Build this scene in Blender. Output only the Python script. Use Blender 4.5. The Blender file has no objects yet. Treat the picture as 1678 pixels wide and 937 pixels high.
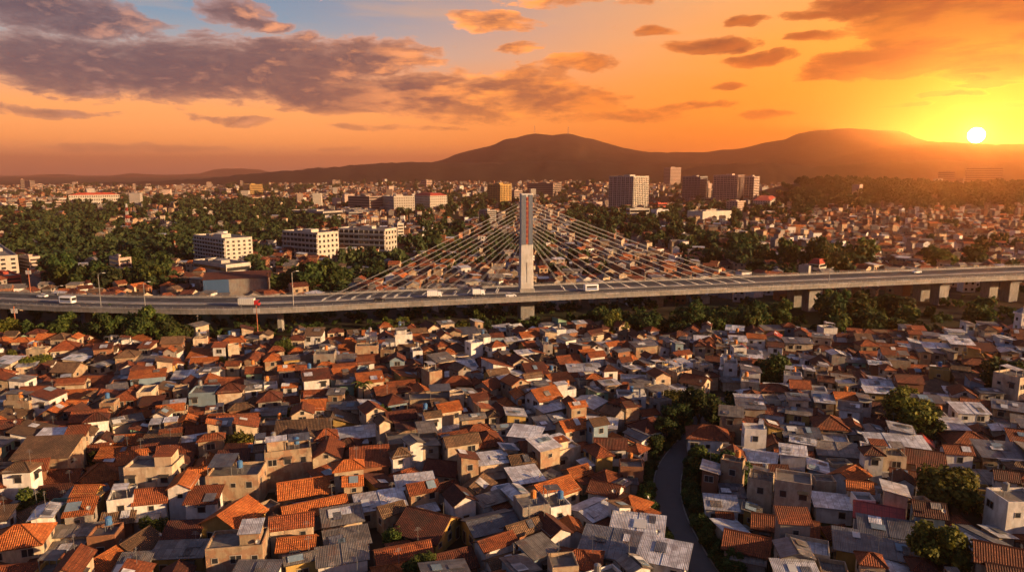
import bpy, math, random
import numpy as np
from mathutils import Vector, Matrix, noise
R = math.radians
rnd = random.Random(7)
sc = bpy.context.scene
COL = sc.collection

# ------------------------------------------------------------------ camera
PW, PH, F = 1678.0, 937.0, 1134.0          # photograph size and focal length in its pixels
PITCH, CH = R(9.2), 59.0                   # camera tilt and height
CP, SP = math.cos(PITCH), math.sin(PITCH)
cam_d = bpy.data.cameras.new('camera'); cam = bpy.data.objects.new('camera', cam_d); COL.objects.link(cam)
cam.location = (0, 0, CH); cam.rotation_euler = (R(90)-PITCH, 0, 0)
cam_d.sensor_width = 36; cam_d.lens = 36*F/PW; cam_d.clip_start = 1; cam_d.clip_end = 60000
sc.camera = cam

def ray(u, v):
    x = (u-PW/2)/F; y = (PH/2-v)/F
    return Vector((x, CP+y*SP, y*CP-SP))
def on_z(u, v, z):
    d = ray(u, v); t = (z-CH)/min(d.z, -1e-4); return Vector((d.x*t, d.y*t, z))
def at_y(u, v, Y):
    d = ray(u, v); t = Y/d.y; return Vector((d.x*t, Y, CH+d.z*t))
def depth(x, y, z): return y*CP-(z-CH)*SP
def proj(x, y, z):
    zc = depth(x, y, z); yc = y*SP+(z-CH)*CP
    return (PW/2+F*x/zc, PH/2-F*yc/zc) if zc > 1 else (1e5, 1e5)
def sstep(a, b, x):
    t = max(0., min(1., (x-a)/(b-a))); return t*t*(3-2*t)

# ------------------------------------------------------------------ terrain
def height(x, y):
    if y < 330: return 0.0
    k = sstep(330, 1200, y)
    h = k*7*noise.noise((x/420., y/420., 3.1))
    h += (34+17*noise.noise((x/170., y/200., 9.)))*sstep(400, 640, x)*math.exp(-((y-1400-0.05*x)/270.)**2)
    h += 26*math.exp(-((x-290)/190.)**2-((y-2050)/260.)**2)
    r = x/max(y, 1.)
    h += max(0, min(y, 6500)-1900)*(0.004+0.012*sstep(-.55, -.05, r))
    return h
def ground(u, v):
    p = on_z(u, v, 0)
    for _ in range(12):
        z = height(p.x, p.y); q = on_z(u, v, z)
        if ray(u, v).z > -0.004: q = at_y(u, v, 6000)
        p = (p+q)/2
    p = Vector((p.x, p.y, height(p.x, p.y)))
    return p

# ------------------------------------------------------------------ materials
MATS = {}
def nd(nt, t, **kw):
    n = nt.nodes.new(t)
    for k, v in kw.items():
        if k == 'op': n.operation = v
        else: setattr(n, k, v)
    return n
def L(nt, a, b): nt.links.new(a, b)
def ramp(nt, fac, stops):
    r = nd(nt, 'ShaderNodeValToRGB'); e = r.color_ramp.elements
    while len(e) < len(stops): e.new(0.5)
    for el, (p, c) in zip(e, stops): el.position = p; el.color = (c[0], c[1], c[2], 1)
    if fac is not None: L(nt, fac, r.inputs[0])
    return r.outputs[0]
def math_(nt, op, a, b=None, c=None, clamp=False):
    n = nd(nt, 'ShaderNodeMath', op=op); n.use_clamp = clamp
    for i, x in enumerate((a, b, c)):
        if x is None: continue
        if isinstance(x, (int, float)): n.inputs[i].default_value = x
        else: L(nt, x, n.inputs[i])
    return n.outputs[0]
def mixc(nt, fac, a, b, blend='MIX'):
    n = nd(nt, 'ShaderNodeMix', data_type='RGBA', blend_type=blend)
    for i, x in ((0, fac), (6, a), (7, b)):
        if isinstance(x, (int, float)): n.inputs[i].default_value = x
        elif isinstance(x, tuple): n.inputs[i].default_value = (*x, 1)
        else: L(nt, x, n.inputs[i])
    return n.outputs[2]
def noise_(nt, vec, scale, detail=4, rough=.55):
    n = nd(nt, 'ShaderNodeTexNoise'); n.inputs['Scale'].default_value = scale
    n.inputs['Detail'].default_value = detail; n.inputs['Roughness'].default_value = rough
    if vec is not None: L(nt, vec, n.inputs['Vector'])
    return n.outputs['Fac']
def base_mat(name, rough=.85, spec=.25):
    m = bpy.data.materials.new(name); m.use_nodes = True; nt = m.node_tree
    b = nt.nodes['Principled BSDF']; b.inputs['Roughness'].default_value = rough
    b.inputs['Specular IOR Level'].default_value = spec
    MATS[name] = m
    return m, nt, b
def vary(nt, col, amt=.35):
    """per-piece brightness change, so that no two roofs or walls are quite alike"""
    g = nd(nt, 'ShaderNodeNewGeometry'); o = nd(nt, 'ShaderNodeObjectInfo')
    f = math_(nt, 'FRACT', math_(nt, 'ADD', g.outputs['Random Per Island'], o.outputs['Random']))
    v = math_(nt, 'MULTIPLY_ADD', f, amt, 1-amt/2)
    h = nd(nt, 'ShaderNodeHueSaturation'); L(nt, v, h.inputs['Value']); L(nt, col, h.inputs['Color'])
    return h.outputs[0]
def bump(nt, b, fac, dist, strength=.6):
    n = nd(nt, 'ShaderNodeBump'); n.inputs['Distance'].default_value = dist; n.inputs['Strength'].default_value = strength
    L(nt, fac, n.inputs['Height']); L(nt, n.outputs[0], b.inputs['Normal'])

def tile_mat(name, dark, mid, light, moss=.25):
    m, nt, b = base_mat(name, .8, .3)
    g = nd(nt, 'ShaderNodeNewGeometry'); uv = nd(nt, 'ShaderNodeUVMap').outputs[0]
    n1 = noise_(nt, g.outputs['Position'], .55, 5, .65)
    c = ramp(nt, n1, [(.3, dark), (.5, mid), (.72, light)])
    br = nd(nt, 'ShaderNodeTexBrick'); L(nt, uv, br.inputs['Vector']); br.inputs['Scale'].default_value = 1
    br.inputs['Brick Width'].default_value = .3; br.inputs['Row Height'].default_value = .42; br.inputs['Mortar Size'].default_value = .035
    br.inputs['Color1'].default_value = (1.2, 1.2, 1.2, 1); br.inputs['Color2'].default_value = (.62, .62, .62, 1); br.inputs['Mortar'].default_value = (.3, .28, .26, 1)
    c = mixc(nt, .75, c, br.outputs['Color'], 'MULTIPLY')
    n2 = noise_(nt, g.outputs['Position'], .23, 3)
    c = mixc(nt, math_(nt, 'MULTIPLY', math_(nt, 'GREATER_THAN', n2, .58), moss), c, (.05, .04, .028))
    n3 = noise_(nt, g.outputs['Position'], 1.3, 4, .7)
    c = mixc(nt, math_(nt, 'MULTIPLY', ramp(nt, n3, [(.5, (0,)*3), (.68, (1,)*3)]), .45), c, tuple(x*.35 for x in mid))
    L(nt, vary(nt, c, .6), b.inputs['Base Color'])
    s = nd(nt, 'ShaderNodeSeparateXYZ'); L(nt, uv, s.inputs[0])
    w = math_(nt, 'SINE', math_(nt, 'MULTIPLY', s.outputs[0], 2*math.pi/.3))
    w2 = math_(nt, 'FRACT', math_(nt, 'DIVIDE', s.outputs[1], .42))
    bump(nt, b, math_(nt, 'ADD', w, w2), .07, .9)
def metal_mat(name, c1, c2, c3, rust, rough=.42):
    m, nt, b = base_mat(name, rough, .5)
    uv = nd(nt, 'ShaderNodeUVMap').outputs[0]; g = nd(nt, 'ShaderNodeNewGeometry')
    br = nd(nt, 'ShaderNodeTexBrick'); L(nt, uv, br.inputs['Vector']); br.offset = 0
    br.inputs['Scale'].default_value = 1; br.inputs['Brick Width'].default_value = 1.05; br.inputs['Row Height'].default_value = 2.3; br.inputs['Mortar Size'].default_value = .03
    br.inputs['Color1'].default_value = (*c1, 1); br.inputs['Color2'].default_value = (*c2, 1); br.inputs['Mortar'].default_value = (*tuple(x*.4 for x in c3), 1)
    n1 = noise_(nt, g.outputs['Position'], .7, 5, .6)
    c = mixc(nt, ramp(nt, n1, [(.42, (0,)*3), (.6, (.8,)*3)]), br.outputs['Color'], c3)
    n2 = noise_(nt, g.outputs['Position'], .4, 5, .7)
    c = mixc(nt, math_(nt, 'MULTIPLY', ramp(nt, n2, [(.55, (0,)*3), (.64, (1,)*3)]), rust), c, (.14, .06, .03))
    L(nt, vary(nt, c, .5), b.inputs['Base Color']); b.inputs['Metallic'].default_value = .12
    s = nd(nt, 'ShaderNodeSeparateXYZ'); L(nt, uv, s.inputs[0])
    bump(nt, b, math_(nt, 'SINE', math_(nt, 'MULTIPLY', s.outputs[0], 2*math.pi/.24)), .03, .7)
def wall_mat(name, col, stain=.5, brick=0.):
    m, nt, b = base_mat(name, .9, .2)
    g = nd(nt, 'ShaderNodeNewGeometry'); mp = nd(nt, 'ShaderNodeMapping'); L(nt, g.outputs['Position'], mp.inputs[0])
    mp.inputs['Scale'].default_value = (1, 1, .3)
    n1 = noise_(nt, mp.outputs[0], 1.1, 6, .7); n2 = noise_(nt, g.outputs['Position'], .35, 4, .6)
    c = mixc(nt, math_(nt, 'MULTIPLY', ramp(nt, n1, [(.45, (0,)*3), (.7, (1,)*3)]), stain), col, tuple(x*.38 for x in col))
    c = mixc(nt, math_(nt, 'MULTIPLY', ramp(nt, n2, [(.5, (0,)*3), (.56, (1,)*3)]), .35), c, (col[0]*.75, col[1]*.66, col[2]*.55))
    if brick:
        c = mixc(nt, math_(nt, 'MULTIPLY', ramp(nt, noise_(nt, g.outputs['Position'], .5, 4), [(.5, (0,)*3), (.54, (1,)*3)]), brick), c, (.26, .11, .06))
    L(nt, vary(nt, c, .35), b.inputs['Base Color']); bump(nt, b, n1, .03, .5)
def plain(name, col, rough=.8, spec=.3, metal=0., var=.2, nscale=2., namt=.3):
    m, nt, b = base_mat(name, rough, spec); g = nd(nt, 'ShaderNodeNewGeometry')
    n1 = noise_(nt, g.outputs['Position'], nscale, 4, .6)
    c = mixc(nt, math_(nt, 'MULTIPLY', n1, namt), col, tuple(x*.4 for x in col))
    L(nt, vary(nt, c, var), b.inputs['Base Color']); b.inputs['Metallic'].default_value = metal
    return m
def leaf_mat(name, c1, c2, c3):
    m, nt, b = base_mat(name, .7, .2)
    g = nd(nt, 'ShaderNodeNewGeometry'); o = nd(nt, 'ShaderNodeObjectInfo')
    f = math_(nt, 'ADD', math_(nt, 'MULTIPLY', g.outputs['Random Per Island'], .55), math_(nt, 'MULTIPLY', noise_(nt, g.outputs['Position'], .5, 3), .5))
    c = ramp(nt, f, [(.15, c1), (.5, c2), (.85, c3)])
    h = nd(nt, 'ShaderNodeHueSaturation'); L(nt, c, h.inputs['Color'])
    L(nt, math_(nt, 'MULTIPLY_ADD', o.outputs['Random'], .05, .475), h.inputs['Hue'])
    L(nt, math_(nt, 'MULTIPLY_ADD', o.outputs['Random'], .6, .7), h.inputs['Value'])
    L(nt, h.outputs[0], b.inputs['Base Color'])
    t = nd(nt, 'ShaderNodeBsdfTranslucent'); L(nt, h.outputs[0], t.inputs[0])
    mx = nd(nt, 'ShaderNodeMixShader'); mx.inputs[0].default_value = .3
    out = nt.nodes['Material Output']; L(nt, b.outputs[0], mx.inputs[1]); L(nt, t.outputs[0], mx.inputs[2]); L(nt, mx.outputs[0], out.inputs[0])

tile_mat('tile_orange', (0.323, 0.081, 0.021), (0.494, 0.138, 0.033), (0.589, 0.199, 0.057), .15)
tile_mat('tile_terracotta', (0.152, 0.040, 0.018), (0.264, 0.070, 0.024), (0.336, 0.104, 0.040), .3)
tile_mat('tile_dark_red', (0.068, 0.021, 0.014), (0.124, 0.034, 0.018), (0.168, 0.052, 0.028), .35)
tile_mat('tile_brown', (0.098, 0.056, 0.034), (0.165, 0.094, 0.053), (0.225, 0.135, 0.075), .35)
metal_mat('sheet_grey', (0.150, 0.150, 0.161), (0.101, 0.101, 0.112), (0.064, 0.060, 0.064), .35)
metal_mat('sheet_silver', (.70, .70, .72), (.50, .49, .51), (.30, .28, .28), .35)
metal_mat('sheet_weathered', (0.225, 0.199, 0.173), (0.150, 0.131, 0.116), (0.094, 0.079, 0.068), .5, .7)
metal_mat('sheet_red', (.40, .05, .035), (.30, .04, .03), (.22, .035, .03), .2)
wall_mat('plaster_cream', (.53, .43, .31), .7, .3); wall_mat('plaster_white', (.68, .65, .62), .65, .12)
wall_mat('plaster_tan', (.36, .27, .18), .8, .5); wall_mat('plaster_yellow', (0.429, 0.281, 0.089), .45)
wall_mat('plaster_green', (0.200, 0.311, 0.222), .4); wall_mat('plaster_blue', (0.185, 0.252, 0.311), .4)
wall_mat('bare_brick', (0.244, 0.118, 0.067), .4, .6); wall_mat('plaster_grey', (0.252, 0.229, 0.207), .65, .2)
wall_mat('concrete_roof', (0.200, 0.178, 0.155), .75); wall_mat('concrete', (.27, .255, .245), .7); wall_mat('concrete_pale', (.50, .485, .47), .35)
plain('glass_dark', (.022, .024, .028), .15, .5, var=.5, namt=0); plain('frame_white', (.36, .31, .26), var=.6); plain('wood_dark', (.085, .045, .025))
plain('asphalt', (.055, .053, .055), .85, nscale=.3, namt=.4, var=0); plain('asphalt_old', (.085, .08, .08), .9, nscale=.6, namt=.5, var=0)
plain('paint_white', (.62, .61, .58), .7, nscale=3, namt=.4, var=.1); plain('car_white', (.78, .78, .78), .25, .5, var=.1, namt=0)
plain('car_red', (.42, .03, .03), .25, .5, namt=0); plain('car_blue', (.06, .12, .32), .25, .5, namt=0); plain('car_black', (.02, .02, .022), .2, .5, namt=0)
plain('rubber', (.02, .02, .02), .9); plain('steel_grey', (.3, .29, .28), .5, .5, .5); plain('steel_rust', (.34, .12, .06), .7); plain('steel_white', (.5, .48, .46), .5)
plain('cable_white', (.46, .44, .42), .5, .5, var=.05, namt=0); plain('ornament_red', (.26, .04, .03), .6, namt=.35, nscale=1.5)
plain('pylon_blue', (.12, .14, .18), .7, nscale=.4, namt=.3, var=0); plain('tank_orange', (.55, .2, .05), .5); plain('tank_blue', (.06, .16, .35), .5); plain('bark', (.085, .055, .035), .95)
plain('lens', (.8, .7, .5), .2, .5); plain('panel_blue', (.05, .10, .2), .5); plain('roof_red', (.36, .055, .03), .7, nscale=.2); plain('lamp_glass', (.7, .68, .6), .3)
wall_mat('tower_white', (.47, .43, .375), .45); wall_mat('tower_yellow', (.46, .29, .10), .25); wall_mat('tower_brown', (.26, .195, .16), .3); wall_mat('tower_grey', (0.302, 0.277, 0.260), .3); wall_mat('tower_pink', (.48, .36, .30), .3)  # yellow tower walls: the low sun's gilding is put into the base colour
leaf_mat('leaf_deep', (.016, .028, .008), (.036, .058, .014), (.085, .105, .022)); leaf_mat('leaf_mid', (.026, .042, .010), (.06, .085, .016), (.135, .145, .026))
leaf_mat('leaf_sunlit', (.032, .042, .009), (.095, .10, .016), (.22, .19, .026)); leaf_mat('leaf_far', (.018, .028, .010), (.036, .050, .016), (.065, .078, .022))  # gold leaves: warm sunlight on the crowns is put into the leaf colour
def ground_mat():
    m, nt, b = base_mat('soil', .95, .1); g = nd(nt, 'ShaderNodeNewGeometry')
    a = noise_(nt, g.outputs['Position'], .09, 6, .7); d = noise_(nt, g.outputs['Position'], .011, 5, .6)
    c = ramp(nt, a, [(.3, (.022, .018, .013)), (.5, (.05, .036, .025)), (.7, (.10, .068, .045))])
    c = mixc(nt, ramp(nt, d, [(.42, (0,)*3), (.58, (1,)*3)]), c, (.028, .036, .014))
    L(nt, c, b.inputs['Base Color']); bump(nt, b, a, .3, .5)
    m, nt, b = base_mat('hill_wood', .95, .05); g = nd(nt, 'ShaderNodeNewGeometry')
    a = noise_(nt, g.outputs['Position'], .012, 8, .7)
    L(nt, ramp(nt, a, [(.35, (.014, .012, .008)), (.5, (.028, .021, .014)), (.68, (.055, .036, .025))]), b.inputs['Base Color']); bump(nt, b, a, 12, .5)
ground_mat()
M = MATS

# ------------------------------------------------------------------ mesh helpers
class MB:
    def __init__(s): s.v = []; s.f = []; s.m = []; s.uv = []
    def face(s, pts, mat, uv=None):
        n = len(s.v); s.v += [tuple(p) for p in pts]; s.f.append(tuple(range(n, n+len(pts)))); s.m.append(mat)
        s.uv.append(uv or [(0, 0)]*len(pts))
    def box(s, x0, x1, y0, y1, z0, z1, mat, bottom=True):
        n = len(s.v); s.v += [(x, y, z) for z in (z0, z1) for x, y in ((x0, y0), (x1, y0), (x1, y1), (x0, y1))]
        fs = [(4, 5, 6, 7), (0, 1, 5, 4), (1, 2, 6, 5), (2, 3, 7, 6), (3, 0, 4, 7)]
        us = [[(x0, y0), (x1, y0), (x1, y1), (x0, y1)]]+[[(0, z0), (1, z0), (1, z1), (0, z1)]]*4
        if bottom: fs.append((3, 2, 1, 0)); us.append([(0, 0)]*4)
        for f, u in zip(fs, us): s.f.append(tuple(n+i for i in f)); s.m.append(mat); s.uv.append(u)
    def hull(s, a, b, mat, cap=True, uva=None):
        """a, b: matching rings; sides between them, caps on both"""
        n = len(s.v); k = len(a); s.v += [tuple(p) for p in a]+[tuple(p) for p in b]
        for i in range(k):
            j = (i+1) % k; s.f.append((n+i, n+j, n+k+j, n+k+i)); s.m.append(mat); s.uv.append([(0, 0)]*4)
        if cap:
            s.f.append(tuple(n+k+i for i in range(k))); s.m.append(mat); s.uv.append(uva or [(0, 0)]*k)
            s.f.append(tuple(n+k-1-i for i in range(k))); s.m.append(mat); s.uv.append([(0, 0)]*k)
    def tube(s, p, q, r0, r1, mat, seg=6):
        p, q = Vector(p), Vector(q); d = (q-p).normalized(); a = d.orthogonal().normalized(); b = d.cross(a)
        ring = lambda c, r: [c+a*(r*math.cos(2*math.pi*i/seg))+b*(r*math.sin(2*math.pi*i/seg)) for i in range(seg)]
        s.hull(ring(p, r0), ring(q, r1), mat)
    def slab(s, top, uv, t, mat):
        s.hull([(p[0], p[1], p[2]-t) for p in top], top, mat, True, uv)
    def add(s, o, mat):
        n = len(s.v); s.v += [tuple(mat @ Vector(p)) for p in o.v]
        s.f += [tuple(i+n for i in f) for f in o.f]; s.m += o.m; s.uv += o.uv
    def mesh(s, name, smooth=False):
        me = bpy.data.meshes.new(name); me.from_pydata(s.v, [], s.f)
        names = list(dict.fromkeys(s.m)); ix = {n: i for i, n in enumerate(names)}
        for n in names: me.materials.append(M[n])
        me.polygons.foreach_set('material_index', [ix[n] for n in s.m])
        if any(any(c != (0, 0) for c in u) for u in s.uv):
            l = me.uv_layers.new(name='UVMap'); l.data.foreach_set('uv', [c for u in s.uv for p in u for c in p])
        if smooth: me.polygons.foreach_set('use_smooth', [True]*len(s.f))
        me.update(); return me
def link(name, me, parent=None, loc=None, rz=0):
    o = bpy.data.objects.new(name, me); COL.objects.link(o)
    if parent: o.parent = parent
    if loc is not None: o.location = loc
    if rz: o.rotation_euler = (0, 0, rz)
    return o
def tag(o, label, cat, group=None):
    o['label'] = label; o['category'] = cat
    if group: o['group'] = group
    return o
def structure(o): o['kind'] = 'structure'; return o
def stuff(o): o['kind'] = 'stuff'; return o
def copy_tree(o, parent=None):
    c = o.copy(); COL.objects.link(c)
    if parent: c.parent = parent
    for ch in list(o.children): copy_tree(ch, c)
    return c
ORD = ['', 'second ', 'third ', 'fourth ', 'fifth ', 'sixth ', 'seventh ', 'eighth ', 'ninth ', 'tenth ', 'eleventh ', 'twelfth ', 'thirteenth ', 'fourteenth ', 'fifteenth ', 'sixteenth ', 'seventeenth ', 'eighteenth ', 'nineteenth ', 'twentieth ']
def unique_labels(items):
    """items: (object, u, description, place); equal descriptions in one place are told apart from left to right"""
    d = {}
    for it in items: d.setdefault((it[2], it[3]), []).append(it)
    for (desc, place), l in d.items():
        l.sort(key=lambda t: t[1])
        for i, it in enumerate(l):
            if len(l) == 1: lab = desc+' '+place
            else:
                o = 'leftmost ' if i == 0 else 'rightmost ' if i == len(l)-1 else ORD[i % 20]
                lab = o+desc+' '+place if i in (0, len(l)-1) else o.strip()+' from left '+desc+' '+place
            it[0]['label'] = lab
# ------------------------------------------------------------------ sky: daylight model, sunset gradient and cloud banks by azimuth and elevation
SUN_AZ, SUN_EL = 111.0, 11.8                # direction of the light that rakes over the roofs (degrees right of the view, above the horizon)
def azel(u, v):
    d = ray(u, v).normalized(); return math.degrees(math.atan2(d.x, d.y)), math.degrees(math.asin(d.z))
DISC = azel(1600, 222)
CLOUDS = [  # centre u, v and half width, height in photo pixels, weight
 (120,105,190,58,1.),(320,112,190,60,1.),(480,112,180,60,1.),(610,92,130,36,.9),(560,158,150,32,.9),(720,155,140,42,.95),(850,148,120,42,.95),(945,165,100,26,.8),(770,188,150,18,.6),(1010,188,150,13,.45),
 (130,30,150,36,.9),(50,8,110,24,.9),(385,25,75,22,.8),(430,38,50,13,.7),(805,38,80,20,.9),(930,4,140,9,.4),(955,102,80,17,.85),(1165,72,78,15,.9),(1240,96,78,13,.9),(1235,32,48,11,.85),(1077,51,32,8,.7),(1345,60,55,9,.6),
 (1195,145,36,8,.7),(850,82,38,11,.6),(1610,36,230,88,1.9),(1490,100,160,32,1.5),(1665,95,130,42,1.6),(1400,118,105,16,.85),(1420,12,120,22,.8),(1640,172,85,9,1.3),(1560,150,75,6,1.),(1490,166,55,4,.9),(1620,136,60,6,.9),
 (90,182,140,9,.6),(385,196,85,9,.6),(250,242,180,8,.55),(660,212,110,6,.4),(1250,190,55,7,.6),(560,244,40,5,.4),(1130,175,60,8,.4)]
CLOUDS = CLOUDS+[(u+du, v+dv, a, b, w) for u, v, a, b, w, du, dv in ()]
w = bpy.data.worlds.new('World'); sc.world = w; w.use_nodes = True; nt = w.node_tree; nt.nodes.clear()

g = bpy.data.node_groups.new('cloud_density', 'ShaderNodeTree')
g.interface.new_socket('P', in_out='INPUT', socket_type='NodeSocketVector')
g.interface.new_socket('Density', in_out='OUTPUT', socket_type='NodeSocketFloat')
gi = nd(g, 'NodeGroupInput'); go = nd(g, 'NodeGroupOutput')
def vmath(t, op, a, b=None, c=None):
    n = nd(t, 'ShaderNodeVectorMath', op=op)
    for i, x in enumerate((a, b, c)):
        if x is None: continue
        if isinstance(x, tuple): n.inputs[i].default_value = x
        else: L(t, x, n.inputs[i])
    return n
wn = nd(g, 'ShaderNodeTexNoise'); wn.inputs['Scale'].default_value = 1; wn.inputs['Detail'].default_value = 5
L(g, vmath(g, 'MULTIPLY', gi.outputs[0], (.16, .4, 1)).outputs[0], wn.inputs['Vector'])
warp = vmath(g, 'MULTIPLY_ADD', wn.outputs['Color'], (5.5, 1.5, 0), (-2.7, -.75, 0)).outputs[0]
P = vmath(g, 'ADD', gi.outputs[0], warp).outputs[0]
acc = None
for (u, v, ru, rv, wt) in CLOUDS:
    a, e = azel(u, v); ra = abs(azel(u+ru, v)[0]-azel(u-ru, v)[0])/2; re = abs(azel(u, v-rv)[1]-azel(u, v+rv)[1])/2
    q = vmath(g, 'MULTIPLY_ADD', P, (1/ra, 1/re, 0), (-a/ra, -e/re, 0)).outputs[0]
    d = vmath(g, 'DOT_PRODUCT', q, q).outputs['Value']
    m = math_(g, 'MAXIMUM', math_(g, 'MULTIPLY_ADD', d, -wt*.9, wt), -1.5)
    acc = m if acc is None else math_(g, 'SMOOTH_MAX', acc, m, .25)
fb = noise_(g, vmath(g, 'MULTIPLY', P, (.33, 1.0, 1)).outputs[0], 1, 10, .64)
fine = noise_(g, vmath(g, 'MULTIPLY', P, (.7, 1.8, 1)).outputs[0], 1, 6, .6)
s = math_(g, 'ADD', math_(g, 'MULTIPLY', acc, 1.45), math_(g, 'MULTIPLY_ADD', fb, 2.7, -1.45))
s = math_(g, 'ADD', s, math_(g, 'MULTIPLY_ADD', fine, 1.3, -.65))
L(g, math_(g, 'MAXIMUM', s, 0.), go.inputs[0])

tc = nd(nt, 'ShaderNodeTexCoord'); sp = nd(nt, 'ShaderNodeSeparateXYZ'); nrm = vmath(nt, 'NORMALIZE', tc.outputs['Generated']).outputs[0]
L(nt, nrm, sp.inputs[0]); X, Y, Z = sp.outputs
az = math_(nt, 'MULTIPLY', math_(nt, 'ARCTAN2', X, Y), 57.2958); el = math_(nt, 'MULTIPLY', math_(nt, 'ARCSINE', Z), 57.2958)
cb = nd(nt, 'ShaderNodeCombineXYZ'); L(nt, az, cb.inputs[0]); L(nt, el, cb.inputs[1])
dv = (math.sin(R(DISC[0]))*math.cos(R(DISC[1])), math.cos(R(DISC[0]))*math.cos(R(DISC[1])), math.sin(R(DISC[1])))
cs = vmath(nt, 'DOT_PRODUCT', nrm, dv).outputs['Value']
th = math_(nt, 'MULTIPLY', math_(nt, 'ARCCOSINE', math_(nt, 'MINIMUM', cs, 1.)), 57.2958)       # degrees from the sun's disc
e01 = math_(nt, 'DIVIDE', el, 40., clamp=True)
left = ramp(nt, e01, [(0, (1.15, .44, .28)), (.06, (1.9, .66, .16)), (.12, (1.65, .62, .17)), (.175, (1.0, .52, .29)), (.225, (.52, .52, .52)), (.28, (.26, .41, .55)), (.36, (.16, .30, .48)), (.6, (.11, .19, .36)), (1, (.09, .14, .28))])
right = ramp(nt, e01, [(0, (1.1, .24, .015)), (.06, (1.3, .30, .005)), (.15, (1.45, .40, .01)), (.24, (1.35, .48, .05)), (.33, (1.15, .52, .15)), (.45, (.5, .38, .30)), (.7, (.15, .20, .32)), (1, (.09, .14, .28))])
rear = ramp(nt, e01, [(0, (.13, .115, .165)), (.3, (.12, .16, .33)), (1, (.09, .14, .28))])
# left to right across the glowing half of the sky, falling to a dim dusk behind
mr = nd(nt, 'ShaderNodeMapRange', interpolation_type='SMOOTHSTEP'); L(nt, th, mr.inputs[0])
mr.inputs[1].default_value = 10; mr.inputs[2].default_value = 56; mr.inputs[3].default_value = 1; mr.inputs[4].default_value = 0
col = mixc(nt, mr.outputs[0], left, right)
mr2 = nd(nt, 'ShaderNodeMapRange', interpolation_type='SMOOTHSTEP'); L(nt, th, mr2.inputs[0])
mr2.inputs[1].default_value = 75; mr2.inputs[2].default_value = 125; mr2.inputs[3].default_value = 0; mr2.inputs[4].default_value = 1
col = mixc(nt, mr2.outputs[0], col, rear)
# thin high streaks
st = noise_(nt, vmath(nt, 'MULTIPLY', cb.outputs[0], (.07, .55, 1)).outputs[0], 1, 6, .6)
stf = math_(nt, 'MULTIPLY', ramp(nt, st, [(.5, (0,)*3), (.7, (1,)*3)]), math_(nt, 'MULTIPLY', ramp(nt, e01, [(.15, (0,)*3), (.3, (1,)*3)]), .4))
col = mixc(nt, stf, col, (1.0, .52, .24))
glow = math_(nt, 'EXPONENT', math_(nt, 'MULTIPLY', th, -1/3.4)); glow2 = math_(nt, 'EXPONENT', math_(nt, 'MULTIPLY', th, -1/9.))
col = mixc(nt, math_(nt, 'MULTIPLY', glow2, .45), col, (1.15, .38, .0))
col = mixc(nt, math_(nt, 'MULTIPLY', glow, .6), col, (1.45, .72, .0))
core = math_(nt, 'EXPONENT', math_(nt, 'MULTIPLY', math_(nt, 'MULTIPLY', th, th), -1/.8))
# clouds: dark bodies, bright on the side that faces the sun
def dens(off):
    n = nd(nt, 'ShaderNodeGroup'); n.node_tree = g
    if off: L(nt, vmath(nt, 'ADD', cb.outputs[0], off).outputs[0], n.inputs[0])
    else: L(nt, cb.outputs[0], n.inputs[0])
    return n.outputs[0]
toward = vmath(nt, 'SUBTRACT', (DISC[0], DISC[1], 0), cb.outputs[0]); tn = vmath(nt, 'NORMALIZE', toward.outputs[0])
offv = vmath(nt, 'MULTIPLY', tn.outputs[0], (1.5, 1.0, 0)).outputs[0]
d0 = dens(None); d1 = dens(offv)
alpha = math_(nt, 'SUBTRACT', 1., math_(nt, 'EXPONENT', math_(nt, 'MULTIPLY', d0, -3.4)))
near = nd(nt, 'ShaderNodeMapRange'); L(nt, th, near.inputs[0]); near.inputs[1].default_value = 3; near.inputs[2].default_value = 62; near.inputs[3].default_value = 1; near.inputs[4].default_value = 0
lit = math_(nt, 'MULTIPLY_ADD', math_(nt, 'SUBTRACT', d0, d1), 1.05, -.12, clamp=True)
lit = math_(nt, 'MULTIPLY', lit, math_(nt, 'MULTIPLY', math_(nt, 'EXPONENT', math_(nt, 'MULTIPLY', d0, -.55)), 1.9), clamp=True)
lit = math_(nt, 'MULTIPLY', lit, math_(nt, 'MULTIPLY_ADD', near.outputs[0], -.85, 1.1), clamp=True)
thin = math_(nt, 'EXPONENT', math_(nt, 'MULTIPLY', d0, -2.4))
body = ramp(nt, near.outputs[0], [(0, (.095, .07, .105)), (.35, (.15, .075, .08)), (.5, (.40, .13, .055)), (.68, (.28, .065, .018)), (.85, (.13, .008, .0)), (1, (.2, .025, .0))])
edge = ramp(nt, near.outputs[0], [(0, (.85, .40, .27)), (.3, (1.9, .66, .20)), (.45, (2.1, .66, .09)), (.6, (1.7, .45, .03)), (.85, (1.0, .17, .0)), (.95, (1.6, .8, .03)), (1, (2.2, 1.4, .1))])
tex = noise_(nt, vmath(nt, 'MULTIPLY', vmath(nt, 'ADD', cb.outputs[0], offv).outputs[0], (.17, .62, 1)).outputs[0], 1, 9, .58)
win = ramp(nt, near.outputs[0], [(.16, (0,)*3), (.28, (.5,)*3), (.38, (1,)*3), (.68, (.9,)*3), (.85, (.5,)*3)])
patch = math_(nt, 'MULTIPLY', math_(nt, 'MULTIPLY', ramp(nt, tex, [(.44, (0,)*3), (.6, (1,)*3)]), win), math_(nt, 'EXPONENT', math_(nt, 'MULTIPLY', d0, -.28)))
lit = math_(nt, 'MAXIMUM', math_(nt, 'MULTIPLY', lit, .8), patch)
k = math_(nt, 'MAXIMUM', lit, math_(nt, 'MULTIPLY', thin, .8), clamp=True)
cc = mixc(nt, k, body, edge)
lowfade = ramp(nt, e01, [(.01, (0,)*3), (.06, (.55,)*3), (.13, (1,)*3)])
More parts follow.
